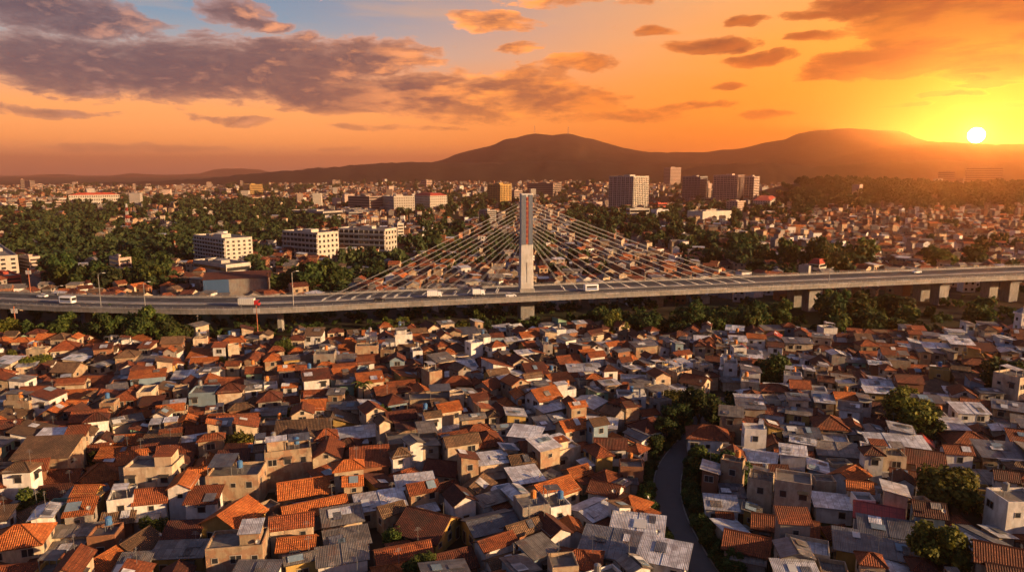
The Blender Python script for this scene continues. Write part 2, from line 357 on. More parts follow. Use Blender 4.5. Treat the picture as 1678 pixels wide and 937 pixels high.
cover = math_(nt, 'MULTIPLY', math_(nt, 'MULTIPLY', alpha, lowfade), math_(nt, 'SUBTRACT', 1., math_(nt, 'MULTIPLY', mr2.outputs[0], 1.), clamp=True))
col = mixc(nt, cover, col, cc)
col = mixc(nt, core, col, (1.6, 1.25, .35))
dm = nd(nt, 'ShaderNodeMapRange', interpolation_type='SMOOTHSTEP'); L(nt, th, dm.inputs[0])
dm.inputs[1].default_value = .52; dm.inputs[2].default_value = .34; dm.inputs[3].default_value = 0; dm.inputs[4].default_value = 1
sunc = vmath(nt, 'SCALE', (1.0, .42, .08)); L(nt, math_(nt, 'MULTIPLY', dm.outputs[0], 7000.), sunc.inputs['Scale'])
col = vmath(nt, 'ADD', col, sunc.outputs[0]).outputs[0]
bg = nd(nt, 'ShaderNodeBackground'); L(nt, col, bg.inputs[0]); bg.inputs[1].default_value = .43
sky = nd(nt, 'ShaderNodeTexSky', sky_type='NISHITA'); sky.sun_disc = False; sky.sun_elevation = R(SUN_EL); sky.sun_rotation = R(SUN_AZ)
bg2 = nd(nt, 'ShaderNodeBackground'); L(nt, sky.outputs[0], bg2.inputs[0]); bg2.inputs[1].default_value = .05
lp = None
ad = nd(nt, 'ShaderNodeMixShader'); ad.inputs[0].default_value = .06
L(nt, bg.outputs[0], ad.inputs[1]); L(nt, bg2.outputs[0], ad.inputs[2])
out = nd(nt, 'ShaderNodeOutputWorld'); L(nt, ad.outputs[0], out.inputs[0])
w.cycles.sampling_method = 'MANUAL'; w.cycles.sample_map_resolution = 2048

sd = bpy.data.lights.new('sun', 'SUN'); so = bpy.data.objects.new('sun', sd); COL.objects.link(so)
sd.energy = 5.0; sd.angle = R(.8); sd.color = (1, .64, .32)
dirv = Vector((math.sin(R(SUN_AZ))*math.cos(R(SUN_EL)), math.cos(R(SUN_AZ))*math.cos(R(SUN_EL)), math.sin(R(SUN_EL))))
so.rotation_euler = dirv.to_track_quat('Z', 'Y').to_euler(); so.location = (300, 0, 200)

v = sc.view_settings; v.view_transform = 'Standard'; v.look = 'None'; v.exposure = 1.16; v.gamma = 1; v.use_curve_mapping = False
c = sc.cycles; c.max_bounces = 4; c.diffuse_bounces = 1; c.glossy_bounces = 1; c.transmission_bounces = 2; c.volume_bounces = 1
c.sample_clamp_indirect = 6; c.use_denoising = True; c.caustics_reflective = False; c.caustics_refractive = False

# ------------------------------------------------------------------ ground and hills
ys = [-320, -200, -100, -40]+[20*i for i in range(0, 18)]+[360*1.034**i for i in range(0, 115)]
ts = np.linspace(-1, 1, 150)
rows = []; fcs = []
for y in ys:
    for t in ts: rows.append((t*1.15*(abs(y)+420), y, 0))
rows = [(x, y, height(x, y)) for x, y, _ in rows]
n = len(ts)
for i in range(len(ys)-1):
    for j in range(n-1): fcs.append((i*n+j, i*n+j+1, (i+1)*n+j+1, (i+1)*n+j))
me = bpy.data.meshes.new('ground'); me.from_pydata(rows, [], fcs); me.materials.append(M['soil']); me.polygons.foreach_set('use_smooth', [True]*len(fcs))
structure(link('ground', me))

def ridge(name, pts, D, depth, rough, seed, back=.6):
    """a real ridge: its crest runs at the elevations seen in the photo, flanks fall to the plain in front and behind"""
    us = [p[0] for p in pts]; N = 160; K = 15; vs = []; fs = []
    for i in range(N):
        u = us[0]+(us[-1]-us[0])*i/(N-1); v = float(np.interp(u, us, [p[1] for p in pts]))
        d = ray(u, v); zc = CH+d.z/d.y*D
        for j in range(K):
            t = -1+2*j/(K-1); y = D+(depth if t < 0 else depth*back)*t
            x = d.x/d.y*(D+(y-D)*.55)
            a = 1-abs(t); prof = a*a*(3-2*a)*.55+a*.45
            q = noise.noise((x/(depth*.22), y/(depth*.3), seed)); q2 = noise.noise((x/(depth*.07), y/(depth*.09), seed+4))
            z = -30+(zc+30)*prof*(1+(.4*q+.1*q2)*rough*(1-a)*1.6)+(q2*rough*8 if a > .99 else 0)
            vs.append((x, y, z))
    for i in range(N-1):
        for j in range(K-1): fs.append((i*K+j, (i+1)*K+j, (i+1)*K+j+1, i*K+j+1))
    me = bpy.data.meshes.new(name); me.from_pydata(vs, [], fs); me.materials.append(M['hill_wood']); me.polygons.foreach_set('use_smooth', [True]*len(fs))
    return structure(link(name, me))
ridge('mountain', [(560,284),(610,279),(660,274),(720,264),(745,254),(770,247),(800,240),(828,230),(845,226),(860,221),(878,218.5),(892,220),(905,222),(920,220),(932,219),(945,221),(960,226),(985,232),(1005,238),(1022,243),(1045,246),(1065,250),(1085,250),(1120,254),(1200,262),(1300,272)], 4300, 1250, 1., 1.)
ridge('mountain', [(1020,262),(1075,253),(1110,249),(1150,249),(1185,246),(1215,243),(1250,236),(1285,228),(1310,219),(1325,215),(1360,213),(1390,211),(1420,211),(1455,214),(1475,215),(1500,224),(1525,233),(1580,243),(1700,250),(1900,262)], 4550, 1250, 1., 5.)
ridge('hill', [(1180,285),(1260,274),(1330,266),(1380,256),(1430,246),(1470,239),(1500,234.5),(1530,232),(1560,233),(1600,235),(1640,237),(1680,236),(1760,233),(1900,240)], 3900, 900, .8, 8.)
ridge('hill', [(-60,301),(0,301),(120,300),(240,298),(330,293),(400,286),(470,280),(520,276),(570,272),(620,268),(680,266),(740,267),(800,266),(900,264),(980,266),(1050,264),(1120,267),(1200,270),(1300,275)], 3550, 550, .9, 12.)
ridge('hill', [(1000,296),(1040,289),(1085,282),(1125,277),(1160,272),(1200,268),(1240,266),(1270,268),(1330,274),(1380,270),(1440,266),(1520,262),(1600,266),(1700,262),(1820,266)], 3100, 450, .9, 15.)
ridge('hill', [(-80,291.6),(-10,291.0),(30,289.1),(60,286.7),(90,285.1),(110,285.7),(135,288.5),(165,290.4),(200,291.6)], 11000, 1500, .8, 21.)
ridge('hill', [(140,291.0),(185,287.9),(215,283.9),(240,285.4),(265,286.7),(300,286.0),(330,284.2),(350,278.0),(370,276.1),(395,276.1),(425,278.0),(445,282.9),(480,280.5),(500,276.7),(525,274.3),(545,275.5),(560,276.1),(590,273.6),(610,276.1),(640,281.7),(680,286.7)], 10800, 1400, .8, 25.)

# ------------------------------------------------------------------ haze: one closed box of even air round everything
hz = MB(); hz.box(-16000, 16000, -400, 12600, -60, 356, 'haze')
m = bpy.data.materials.new('haze'); m.use_nodes = True; hn = m.node_tree; hn.nodes.clear()
pv = nd(hn, 'ShaderNodeVolumePrincipled'); pv.inputs['Color'].default_value = (1, .60, .42, 1); pv.inputs['Density'].default_value = 1.5e-4; pv.inputs['Anisotropy'].default_value = .88
L(hn, pv.outputs[0], nd(hn, 'ShaderNodeOutputMaterial').inputs['Volume']); M['haze'] = m
stuff(link('haze', hz.mesh('haze')))
# ------------------------------------------------------------------ houses
ROOFM = {'O': 'tile_orange', 'T': 'tile_terracotta', 'D': 'tile_dark_red', 'B': 'tile_brown', 'G': 'sheet_grey', 'S': 'sheet_silver', 'L': 'sheet_weathered', 'R': 'sheet_red', 'C': 'concrete_roof'}
ROOFW = {'O': 'orange tiled', 'T': 'terracotta tiled', 'D': 'dark red tiled', 'B': 'brown tiled', 'G': 'dark grey sheet-metal', 'S': 'silver sheet-metal', 'L': 'weathered sheet', 'R': 'bright red metal', 'C': 'flat concrete'}
SHAPEW = {'gable': 'gabled', 'hip': 'hipped', 'shed': 'lean-to', 'flat': ''}
WALLM = {'cream': 'plaster_cream', 'white': 'plaster_white', 'tan': 'plaster_tan', 'yellow': 'plaster_yellow', 'green': 'plaster_green', 'blue': 'plaster_blue', 'brick': 'bare_brick', 'grey': 'plaster_grey'}

def roof_geo(mb, kind, w, d, zb, pitch, oh, mat, r):
    """roof over a w x d box whose walls end at zb; ridge along x. Returns the ridge height above zb"""
    W2, D2, t = w/2+oh, d/2+oh, .14; tp = math.tan(pitch); lo = zb-oh*tp
    jz = lambda: r.uniform(-.11, .11)
    if kind == 'gable':
        hr = D2*tp; L_ = math.hypot(D2, hr); a, b = lo+hr+jz(), lo+hr+jz(); e = [lo+jz() for _ in range(4)]
        mb.slab([(-W2, -D2, e[0]), (W2, -D2, e[1]), (W2, 0, b), (-W2, 0, a)], [(0, 0), (2*W2, 0), (2*W2, L_), (0, L_)], t, mat)
        mb.slab([(W2, D2, e[2]), (-W2, D2, e[3]), (-W2, 0, a), (W2, 0, b)], [(0, 0), (2*W2, 0), (2*W2, L_), (0, L_)], t, mat)
        s = lambda x, z: [(x, -.16, z-.06), (x, 0, z+.1), (x, .16, z-.06)]
        mb.hull(s(-W2, a), s(W2, b), mat)
        return hr-oh*tp
    if kind == 'hip':
        m = min(W2, D2); hr = m*tp; L_ = math.hypot(m, hr); x = max(W2-m, .25); y = max(D2-m, 0) if D2 > W2 else 0
        z = lo+hr; c = [(-W2, -D2, lo+jz()), (W2, -D2, lo+jz()), (W2, D2, lo+jz()), (-W2, D2, lo+jz())]
        p, q = ((-x, 0, z), (x, 0, z)) if W2 >= D2 else ((-.2, 0, z), (.2, 0, z))
        for f, wd in (([c[0], c[1], q, p], 2*W2), ([c[2], c[3], p, q], 2*W2)):
            mb.slab(f, [(0, 0), (wd, 0), (wd/2+x, L_), (wd/2-x, L_)], t, mat)
        for f, wd in (([c[1], c[2], q], 2*D2), ([c[3], c[0], p], 2*D2)):
            mb.slab(f, [(0, 0), (wd, 0), (wd/2, L_)], t, mat)
        for k_, e in ((0, p), (1, q), (2, q), (3, p)): mb.tube(Vector(c[k_])+Vector((0, 0, .02)), Vector(e)+Vector((0, 0, .04)), .11, .11, mat, 5)
        mb.tube(Vector(p)+Vector((0, 0, .04)), Vector(q)+Vector((0, 0, .04)), .12, .12, mat, 5)
        return hr-oh*tp
    if kind == 'shed':
        hr = 2*D2*tp; L_ = math.hypot(2*D2, hr); n = max(1, int(w/3.2)) if 'sheet' in mat else 1
        xs = [-W2+2*W2*i/n for i in range(n+1)]
        for i in range(n):
            o = (i % 2)*.05+r.uniform(0, .03)
            mb.slab([(xs[i], -D2-o, lo+o), (xs[i+1]+.04, -D2-o, lo+o+jz()*.5), (xs[i+1]+.04, D2, lo+hr+o+jz()*.5), (xs[i], D2, lo+hr+o)], [(xs[i], 0), (xs[i+1], 0), (xs[i+1], L_), (xs[i], L_)], .07, mat)
        return hr-2*oh*tp
    mb.box(-w/2+.16, w/2-.16, -d/2+.16, d/2-.16, zb-.1, zb, mat)
    return 0

def wall_geo(mb, kind, w, d, z0, zb, rise, mat):
    a, b = w/2, d/2
    if kind == 'flat':
        ph = .55
        mb.hull([(-a, -b, z0), (a, -b, z0), (a, b, z0), (-a, b, z0)], [(-a, -b, zb+ph), (a, -b, zb+ph), (a, b, zb+ph), (-a, b, zb+ph)], mat, cap=False)
        i = .16; A, B = a-i, b-i; o = [(-a, -b), (a, -b), (a, b), (-a, b)]; q = [(-A, -B), (A, -B), (A, B), (-A, B)]
        for k in range(4):
            l = (k+1) % 4
            mb.face([(*o[k], zb+ph), (*o[l], zb+ph), (*q[l], zb+ph), (*q[k], zb+ph)], mat)
            mb.face([(*q[k], zb+ph), (*q[l], zb+ph), (*q[l], zb-.1), (*q[k], zb-.1)], mat)
        return
    z = zb-.02
    mb.face([(-a, -b, z0), (a, -b, z0), (a, -b, z), (-a, -b, z)], mat)
    zr = z+(rise if kind == 'shed' else 0)
    mb.face([(a, b, z0), (-a, b, z0), (-a, b, zr), (a, b, zr)], mat)
    if kind == 'gable':
        mb.face([(a, -b, z0), (a, b, z0), (a, b, z), (a, 0, z+rise-.1), (a, -b, z)], mat); mb.face([(-a, b, z0), (-a, -b, z0), (-a, -b, z), (-a, 0, z+rise-.1), (-a, b, z)], mat)
    else:
        mb.face([(a, -b, z0), (a, b, z0), (a, b, zr), (a, -b, z)], mat); mb.face([(-a, b, z0), (-a, -b, z0), (-a, -b, z), (-a, b, zr)], mat)

def opening_mb(w, h, kind):
    """window or door seen face on: lies in the xz plane, outside towards -y"""
    mb = MB(); f = .09
    mb.box(-w/2-f, w/2+f, -.07, .02, -h/2-f, -h/2, 'frame_white'); mb.box(-w/2-f, w/2+f, -.07, .02, h/2, h/2+f, 'frame_white')
    mb.box(-w/2-f, -w/2, -.069, .02, -h/2, h/2, 'frame_white'); mb.box(w/2, w/2+f, -.069, .02, -h/2, h/2, 'frame_white')
    mb.box(-w/2, w/2, -.025, .02, -h/2, h/2, 'glass_dark' if kind != 'door' else 'wood_dark')
    if kind == 'window2': mb.box(-.04, .04, -.05, -.026, -h/2, h/2, 'frame_white')
    if kind == 'shaded': mb.slab([(-w/2-.25, -.75, h/2+.1), (w/2+.25, -.75, h/2+.1), (w/2+.25, .0, h/2+.35), (-w/2-.25, .0, h/2+.35)], None, .06, 'sheet_weathered')
    return mb
OPEN = [opening_mb(1.0, 1.1, 'window'), opening_mb(1.5, 1.15, 'window2'), opening_mb(.8, .75, 'window'), opening_mb(1.2, 1.2, 'shaded'), opening_mb(1.0, 2.0, 'door')]
OPEN_ME = [o.mesh('window' if i < 4 else 'door') for i, o in enumerate(OPEN)]
def split_mats(mb, keep):
    o = MB(); o.v = mb.v; k = [i for i, m_ in enumerate(mb.m) if (m_ in ('glass_dark', 'wood_dark')) == keep]
    for i in k: o.face([mb.v[j] for j in mb.f[i]], mb.m[i], mb.uv[i]) if False else None
    o.v = []; 
    for i in k: o.face([mb.v[j] for j in mb.f[i]], mb.m[i], mb.uv[i])
    return o
FRAME_ME = [split_mats(o, False).mesh('window' if i < 4 else 'door') for i, o in enumerate(OPEN)]
PANE_ME = [split_mats(o, True).mesh('pane' if i < 4 else 'leaf') for i, o in enumerate(OPEN)]
def openings(w, d, h, r, kind, rise):
    """(index into OPEN, matrix) for every window and door of one block"""
    out = []; ns = 2 if h > 4.6 else 1; fh = h/ns
    for side, (Ln, dist, rot) in enumerate(((w, d/2, 0), (d, w/2, 90), (w, d/2, 180), (d, w/2, 270))):
        k = max(1, int(Ln/2.5))
        for s in range(ns):
            for i in range(k):
                if r.random() < (.28 if s == ns-1 else .5): continue
                x = -Ln/2+Ln*(i+.5)/k+r.uniform(-.2, .2); o = r.choice((0, 0, 1, 2, 2, 3)); z = s*fh+fh*.56
                if s == 0 and r.random() < .3: o = 4; z = 1.05
                if OPEN and (o == 1 and Ln/k < 2.2): o = 0
                out.append((o, Matrix.Rotation(R(rot), 4, 'Z') @ Matrix.Translation((x, -dist, z))))
    if kind == 'gable' and rise > 1.1:
        for rot in (90, 270):
            if r.random() < .5: out.append((2, Matrix.Rotation(R(rot), 4, 'Z') @ Matrix.Translation((0, -w/2, h+.15))))
    return out
def tank_mb(r):
    mb = MB(); m = r.choice(('tank_orange', 'tank_blue', 'steel_grey')); 
    for x in (-.4, .4):
        for y in (-.4, .4): mb.tube((x, y, 0), (x, y, 1.0), .05, .05, 'steel_grey', 4)
    mb.box(-.55, .55, -.55, .55, 1.0, 1.08, 'steel_grey'); mb.tube((0, 0, 1.08), (0, 0, 2.2), .5, .5, m, 10); mb.tube((0, 0, 2.2), (0, 0, 2.4), .48, .15, m, 10)
    return mb
def dish_mb(r):
    mb = MB(); mb.tube((0, 0, -.6), (0, 0, .8), .04, .04, 'steel_grey', 4)
    c = Vector((0, -.12, .9)); ax = Vector((.3, -.8, .55)).normalized(); a = ax.orthogonal().normalized(); b = ax.cross(a)
    ring = [c+ax*.12+a*(.34*math.cos(i*math.pi/5))+b*(.34*math.sin(i*math.pi/5)) for i in range(10)]
    for i in range(10): mb.face([c-ax*.08, ring[i], ring[(i+1) % 10]], 'steel_grey')
    return mb

def house_parts(sp, r):
    """every part of one house in its own coordinates: list of (part name, MB or opening index, matrix)"""
    w, d, h, kind = sp['w'], sp['d'], sp['h'], sp['shape']; rm, wm = ROOFM[sp['roof']], WALLM[sp['wall']]
    pitch = R({'gable': r.uniform(26, 33), 'hip': r.uniform(26, 32), 'shed': r.uniform(5, 11) if sp['roof'] in 'GSLR' else r.uniform(13, 19), 'flat': 0}[kind])
    if kind == 'gable' and sp['roof'] in 'GSL': pitch = R(r.uniform(13, 20))
    oh = r.uniform(.3, .55); I = Matrix.Identity(4); parts = []
    rf = MB(); rise = roof_geo(rf, kind, w, d, h, pitch, oh, rm, r)
    wl = MB(); wall_geo(wl, kind, w, d, -.4, h, rise, wm)
    if kind != 'flat' and r.random() < .35 and 'tile' in rm:      # a run of newer tiles or a patch of sheet laid over the slope
        pass
    parts += [('wall', wl, I), ('roof', rf, I)]
    for o, m in openings(w, d, h, r, kind, rise): parts.append(('door' if o == 4 else 'window', o, m))
    q = r.random()
    if sp.get('annex', q < .7) and w > 4:
        aw, ad = r.uniform(.35, .8)*w, r.uniform(1.4, 2.6); side = r.choice((1, -1, 1)); ah = min(h-.6, r.uniform(2.1, 2.8))
        ar = MB(); am = r.choice(('sheet_weathered', 'sheet_weathered', 'sheet_silver', 'tile_terracotta', 'sheet_grey', rm)); k_ = roof_geo(ar, 'shed', aw, ad, ah, R(8), .2, am, r)
        wa = MB(); wall_geo(wa, 'shed', aw, ad, -.4, ah, k_, r.choice((wm, 'plaster_grey', 'bare_brick')))
        mt = Matrix.Rotation(0 if side == 1 else math.pi, 4, 'Z') @ Matrix.Translation((r.uniform(-.5, .5)*(w-aw), -d/2-ad/2-.02, 0))
        parts += [('annex_wall', wa, mt), ('annex_roof', ar, mt)]
    if kind == 'flat':
        if r.random() < .45 and w > 5:
            rw, rd = r.uniform(2.2, 3.4), r.uniform(1.8, min(3.2, d-1)); x = r.choice((-1, 1))*(w/2-rw/2-.5)
            rr = MB(); k_ = roof_geo(rr, 'shed', rw, rd, 2.1, R(8), .25, r.choice(('sheet_weathered', 'tile_terracotta', 'sheet_silver')), r); rwl = MB(); wall_geo(rwl, 'shed', rw, rd, 0, 2.1, k_, wm)
            mt = Matrix.Translation((x, r.uniform(-.3, .3), h+.003)); parts += [('stair_room', rwl, mt), ('stair_room_roof', rr, mt)]
        if r.random() < .5: parts.append(('water_tank', tank_mb(r), Matrix.Translation((r.uniform(-.25, .25)*w, r.uniform(-.25, .25)*d, h+.004))))
        if r.random() < .5 and w > 4:
            cw, cd = w*r.uniform(.3, .5), d*r.uniform(.5, .8); cr = MB()
            roof_geo(cr, 'shed', cw, cd, 2.0, R(6), .1, r.choice(('sheet_weathered', 'sheet_silver', 'sheet_grey')), r)
            for x in (-cw/2, cw/2):
                for y in (-cd/2, cd/2): cr.box(x-.05, x+.05, y-.05, y+.05, 0, 1.95+(.2 if y > 0 else 0), 'steel_grey')
            parts.append(('canopy', cr, Matrix.Translation((r.choice((-1, 1))*(w/2-cw/2-.3), 0, h+.002))))
    elif kind == 'shed' or sp['roof'] in 'GSL' or (kind == 'gable' and r.random() < .35):
        for _ in range(r.randint(0, 3) if sp['roof'] in 'GSLC' else r.randint(0, 1)):                          # loose sheets and skylights lying on the roof
            tp = math.tan(pitch); x = r.uniform(-.35, .35)*w; y = r.uniform(-.3, .3)*d; a, b = r.uniform(.5, 1.1), r.uniform(.6, 1.1)
            if kind == 'gable': y = -abs(y)-.2*d*.3; zf = lambda yy: h+(d/2-abs(yy))*tp
            else: zf = lambda yy: h+(yy+d/2)*tp
            y0, y1 = max(y-b, -d/2), min(y+b, d/2 if kind != 'gable' else -.2)
            if y1-y0 < .5 or kind == 'hip': continue
            mb = MB(); m = r.choice(('sheet_silver', 'sheet_weathered', 'sheet_grey', 'plaster_blue', 'paint_white'))
            mb.slab([(x-a, y0, zf(y0)+.17), (x+a, y0, zf(y0)+.17), (x+a, y1, zf(y1)+.17), (x-a, y1, zf(y1)+.17)], [(0, 0), (2*a, 0), (2*a, y1-y0), (0, y1-y0)], .035, m)
            parts.append(('roof_sheet', mb, I))
    if r.random() < .09: parts.append(('satellite_dish', dish_mb(r), Matrix.Translation((w*.42, -d*.42, h+.0 if kind == 'flat' else h-.1))))
    elif r.random() < .34:
        mb = MB(); mb.tube((0, 0, 0), (0, 0, 2.6), .035, .03, 'steel_grey', 4)
        for z, l in ((2.1, .6), (2.3, .45), (2.5, .3)): mb.tube((-l, 0, z), (l, 0, z), .025, .025, 'steel_grey', 4)
        parts.append(('aerial', mb, Matrix.Translation((w*.3, d*.1, h+rise*.6))))
    return parts

HEROES = [  # roof centre u, v; size along ridge, across; turn in degrees; wall height; shape; roof; wall
(30,868,8.5,7.5,18,5.5,'hip','O','cream'),(122,866,12.5,5,8,3.8,'shed','L','cream'),(222,882,6,6.5,74,3.2,'gable','B','cream'),(166,915,5.5,6,72,3,'gable','O','tan'),(217,922,4.5,5,8,3.4,'shed','L','grey'),
(300,867,7.2,4.6,6,3.4,'shed','D','white'),(296,899,8.5,4,4,3.2,'shed','L','yellow'),(382,832,9,9,74,4.6,'gable','O','yellow'),(390,886,9,6,9,6.2,'flat','C','tan'),(253,760,9.6,6,3,8,'flat','L','cream'),
(334,812,5.6,4.2,5,5,'shed','T','white'),(388,772,10.5,7,6,5.8,'flat','C','tan'),(168,765,8,8,18,3.4,'hip','O','white'),(108,773,7.2,6,6,3.2,'gable','T','white'),(78,735,11.5,7,6,6,'shed','B','tan'),
(128,808,4.2,4,3,4.6,'shed','L','white'),(181,806,5,4.6,78,3.2,'gable','T','cream'),(50,835,5.2,4,70,3.4,'gable','B','cream'),(95,828,3.4,4,5,4.6,'flat','C','green'),(10,900,4,4,20,3,'shed','L','cream'),
(472,735,12.5,6,18,7.4,'flat','L','tan'),(497,792,9.5,6.4,20,3.4,'gable','O','tan'),(515,823,12,6,25,2.9,'gable','O','cream'),(478,846,7.2,4.6,14,6,'gable','T','cream'),(560,843,7,5,20,3,'shed','L','cream'),
(568,878,7.4,5,20,2.9,'shed','L','white'),(622,816,10,6.5,20,3.4,'shed','S','tan'),(680,786,10,6,16,4,'shed','S','grey'),(703,846,8.8,9.6,-26,2.9,'gable','D','yellow'),(803,846,9,7,26,3.4,'gable','G','yellow'),
(781,790,6.4,5.6,68,3.2,'gable','B','tan'),(742,800,5,4.6,20,3.6,'gable','B','cream'),(606,750,8,6,13,3.8,'shed','T','brick'),(727,760,7.4,6.4,-14,2.7,'gable','D','grey'),(806,748,6.6,5,17,4.4,'shed','S','cream'),
(560,906,8,4.6,18,4,'shed','L','white'),(660,896,9.4,5,20,3,'gable','T','cream'),(735,912,8,6,26,2.8,'gable','D','tan'),(640,930,5,5,20,3,'hip','O','white'),(905,790,9,7,36,3.3,'gable','O','cream'),
(1031,817,6.8,6,52,3,'hip','O','white'),(972,825,7,6.4,40,3.3,'gable','S','white'),(1045,858,9,5.6,-16,4,'shed','S','white'),(1000,886,10,8,-18,3.4,'shed','G','white'),(950,902,10,8,-12,4,'hip','T','white'),
(1088,903,7.6,5.6,-22,5,'shed','S','white'),(1000,722,7,4.6,-3,4,'gable','D','white'),(1034,762,5,4.4,-5,4.2,'flat','C','brick'),(860,775,6,6,20,3.4,'shed','S','grey'),(946,766,5,4.2,30,3,'gable','O','tan'),
(993,794,6,5,-28,3,'gable','T','white'),(497,702,12.5,5.6,12,4.8,'shed','B','tan'),(582,707,10,6,18,3.2,'shed','S','tan'),(675,718,12,8,16,4.4,'flat','C','tan'),(705,650,12,7,12,4.8,'flat','C','tan'),(748,645,6.5,5,10,6.4,'flat','L','cream'),
(657,628,8.4,6,20,3.2,'gable','T','cream'),(662,602,8,5.6,16,3,'gable','D','cream'),(748,620,8.6,6,10,4,'hip','T','brick'),(801,625,6,6,55,5,'gable','T','cream'),(525,602,7,6,14,5.2,'hip','L','tan'),(566,625,5,4,10,5,'shed','L','green'),
(440,672,9,5.6,14,3.6,'shed','L','green'),(540,560,6.5,6,72,4,'gable','L','white'),(571,555,8,6,15,4,'hip','O','tan'),(912,630,8,6,12,3.4,'gable','O','grey'),(962,652,8.4,8,56,4,'gable','S','cream'),(957,602,10.5,5,4,4,'shed','S','white'),
(1038,620,8,5,-8,4,'flat','S','white'),(1034,646,8,5,-3,5.2,'flat','C','white'),(985,690,8,6,-12,3.4,'shed','S','white'),(905,690,8,6.4,22,3.6,'shed','G','grey'),(862,705,7.4,6,-16,4.6,'shed','S','white'),(1066,690,9.4,7.4,28,3.2,'hip','D','white'),
(1115,595,8,8,24,4,'shed','S','cream'),(1152,598,8,7,20,5,'flat','S','cream'),(1140,618,7,6,-40,4.8,'gable','T','cream'),(1160,702,9.6,7,-12,4.2,'hip','T','white'),(1236,702,5,4.2,-10,6.8,'flat','S','white'),
(1256,765,8.4,6,-6,3.6,'gable','D','tan'),(1392,770,6.6,5.4,36,3.6,'gable','O','white'),(1300,785,6.6,5.6,-22,8,'flat','C','cream'),(1325,800,5,5.6,-22,6,'flat','C','cream'),(1364,818,6.6,5,-14,3,'shed','S','white'),(1440,833,8,6,-26,4.6,'gable','R','white'),
(1440,890,13.5,6.4,-22,4,'shed','G','yellow'),(1455,862,9,5,-22,4.6,'shed','G','grey'),(1286,852,11,5.4,-20,3.2,'gable','T','tan'),(1322,897,7,5.4,-22,4.6,'flat','S','cream'),(1604,875,8,7,-72,3.4,'gable','G','tan'),(1620,905,8.6,7,-76,3,'gable','D','tan'),
(1664,815,7,6,0,7.6,'flat','C','white'),(1588,712,10,9,-14,3.6,'hip','T','tan'),(1588,668,7.6,5.6,-8,5.4,'shed','S','white'),(1552,692,7.2,6,-6,4.4,'shed','S','grey'),(1665,614,9,7.4,24,9,'flat','L','cream'),(1383,645,5.2,4,-6,6,'gable','O','cream'),
(1446,693,8,7,-30,3.2,'gable','D','white'),(1282,635,9,8,-10,3,'shed','S','blue'),(1468,722,13,6,-10,4.2,'shed','S','cream'),(1430,578,9,6,-4,3.6,'gable','T','grey'),(1526,600,14,5,-8,3.2,'gable','T','tan'),(1425,715,6,5,-20,4,'hip','T','white'),
(108,562,8.4,8,22,6,'hip','T','cream'),(163,592,6.6,6,74,5,'gable','L','cream'),(336,590,8.4,6.4,14,3.8,'gable','O','cream'),(320,527,6.4,7.4,66,7.4,'gable','L','cream'),(308,612,8,6,14,4.4,'shed','S','cream'),(126,649,9,5,8,3.2,'shed','O','tan'),
(390,683,9.6,6.4,12,4,'gable','T','cream'),(205,680,7,6,40,4.6,'gable','L','cream'),(16,644,7.4,6,12,5.4,'hip','L','cream'),(66,705,10,5,6,3.2,'shed','T','cream'),(40,617,9,5,10,3,'gable','O','cream'),(160,620,9,6,6,3.4,'gable','T','tan'),
(270,704,7,6,16,3.8,'flat','C','tan'),(262,725,8,4.6,6,3.6,'shed','B','tan'),(1090,560,8,6,10,4,'gable','T','grey'),(980,550,9,6,8,4,'gable','D','white'),(870,562,7,5,8,4.4,'shed','L','tan'),(1210,570,4.4,4.4,0,7,'flat','C','white'),
(1460,810,6,5,-20,3,'shed','G','grey'),(1372,735,9,6,-14,3.6,'shed','L','grey'),(1490,775,7,5,-24,3.2,'gable','T','grey'),(1610,780,8,5,-8,3.2,'shed','L','white'),(1300,740,8,5,-10,3,'gable','T','white'),(1225,880,7,6,-24,3.4,'gable','T','grey'),(1350,925,9,6,-24,3.2,'gable','D','grey')]

ROAD_PX = [(1182,985),(1165,960),(1148,935),(1130,905),(1113,873),(1101,845),(1094,818),(1093,795),(1097,772),(1109,750),(1124,731),(1138,713),(1150,694),(1163,672),(1180,650)]
ROAD = [on_z(u, v, 0) for u, v in ROAD_PX]; ROAD_HW = 2.45
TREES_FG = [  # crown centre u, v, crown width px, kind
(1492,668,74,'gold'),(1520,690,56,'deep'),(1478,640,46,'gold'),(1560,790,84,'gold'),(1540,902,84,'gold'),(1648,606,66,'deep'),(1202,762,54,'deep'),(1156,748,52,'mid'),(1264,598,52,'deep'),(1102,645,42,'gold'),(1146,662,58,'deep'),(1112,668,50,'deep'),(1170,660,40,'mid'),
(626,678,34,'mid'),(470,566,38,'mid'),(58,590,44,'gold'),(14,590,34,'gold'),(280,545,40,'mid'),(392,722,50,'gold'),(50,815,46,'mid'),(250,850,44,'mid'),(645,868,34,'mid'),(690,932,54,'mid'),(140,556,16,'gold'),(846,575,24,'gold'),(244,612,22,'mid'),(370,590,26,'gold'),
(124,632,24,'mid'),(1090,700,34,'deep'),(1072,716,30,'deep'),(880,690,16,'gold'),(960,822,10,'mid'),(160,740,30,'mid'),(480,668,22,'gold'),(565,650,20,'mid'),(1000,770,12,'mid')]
PALMS = [(594,625,36),(660,520,26)]
def road_dist(x, y):
    best = 1e9
    for a, b in zip(ROAD, ROAD[1:]):
        dx, dy = b.x-a.x, b.y-a.y; t = max(0, min(1, ((x-a.x)*dx+(y-a.y)*dy)/(dx*dx+dy*dy)))
        best = min(best, math.hypot(x-a.x-dx*t, y-a.y-dy*t))
    return best
def deck_near(x):   # near edge of the viaduct in plan
    return float(np.interp(x, [-330, -200, -147, -95, 5, 120, 240, 420], [290, 256, 247, 242, 262, 286, 312, 354]))
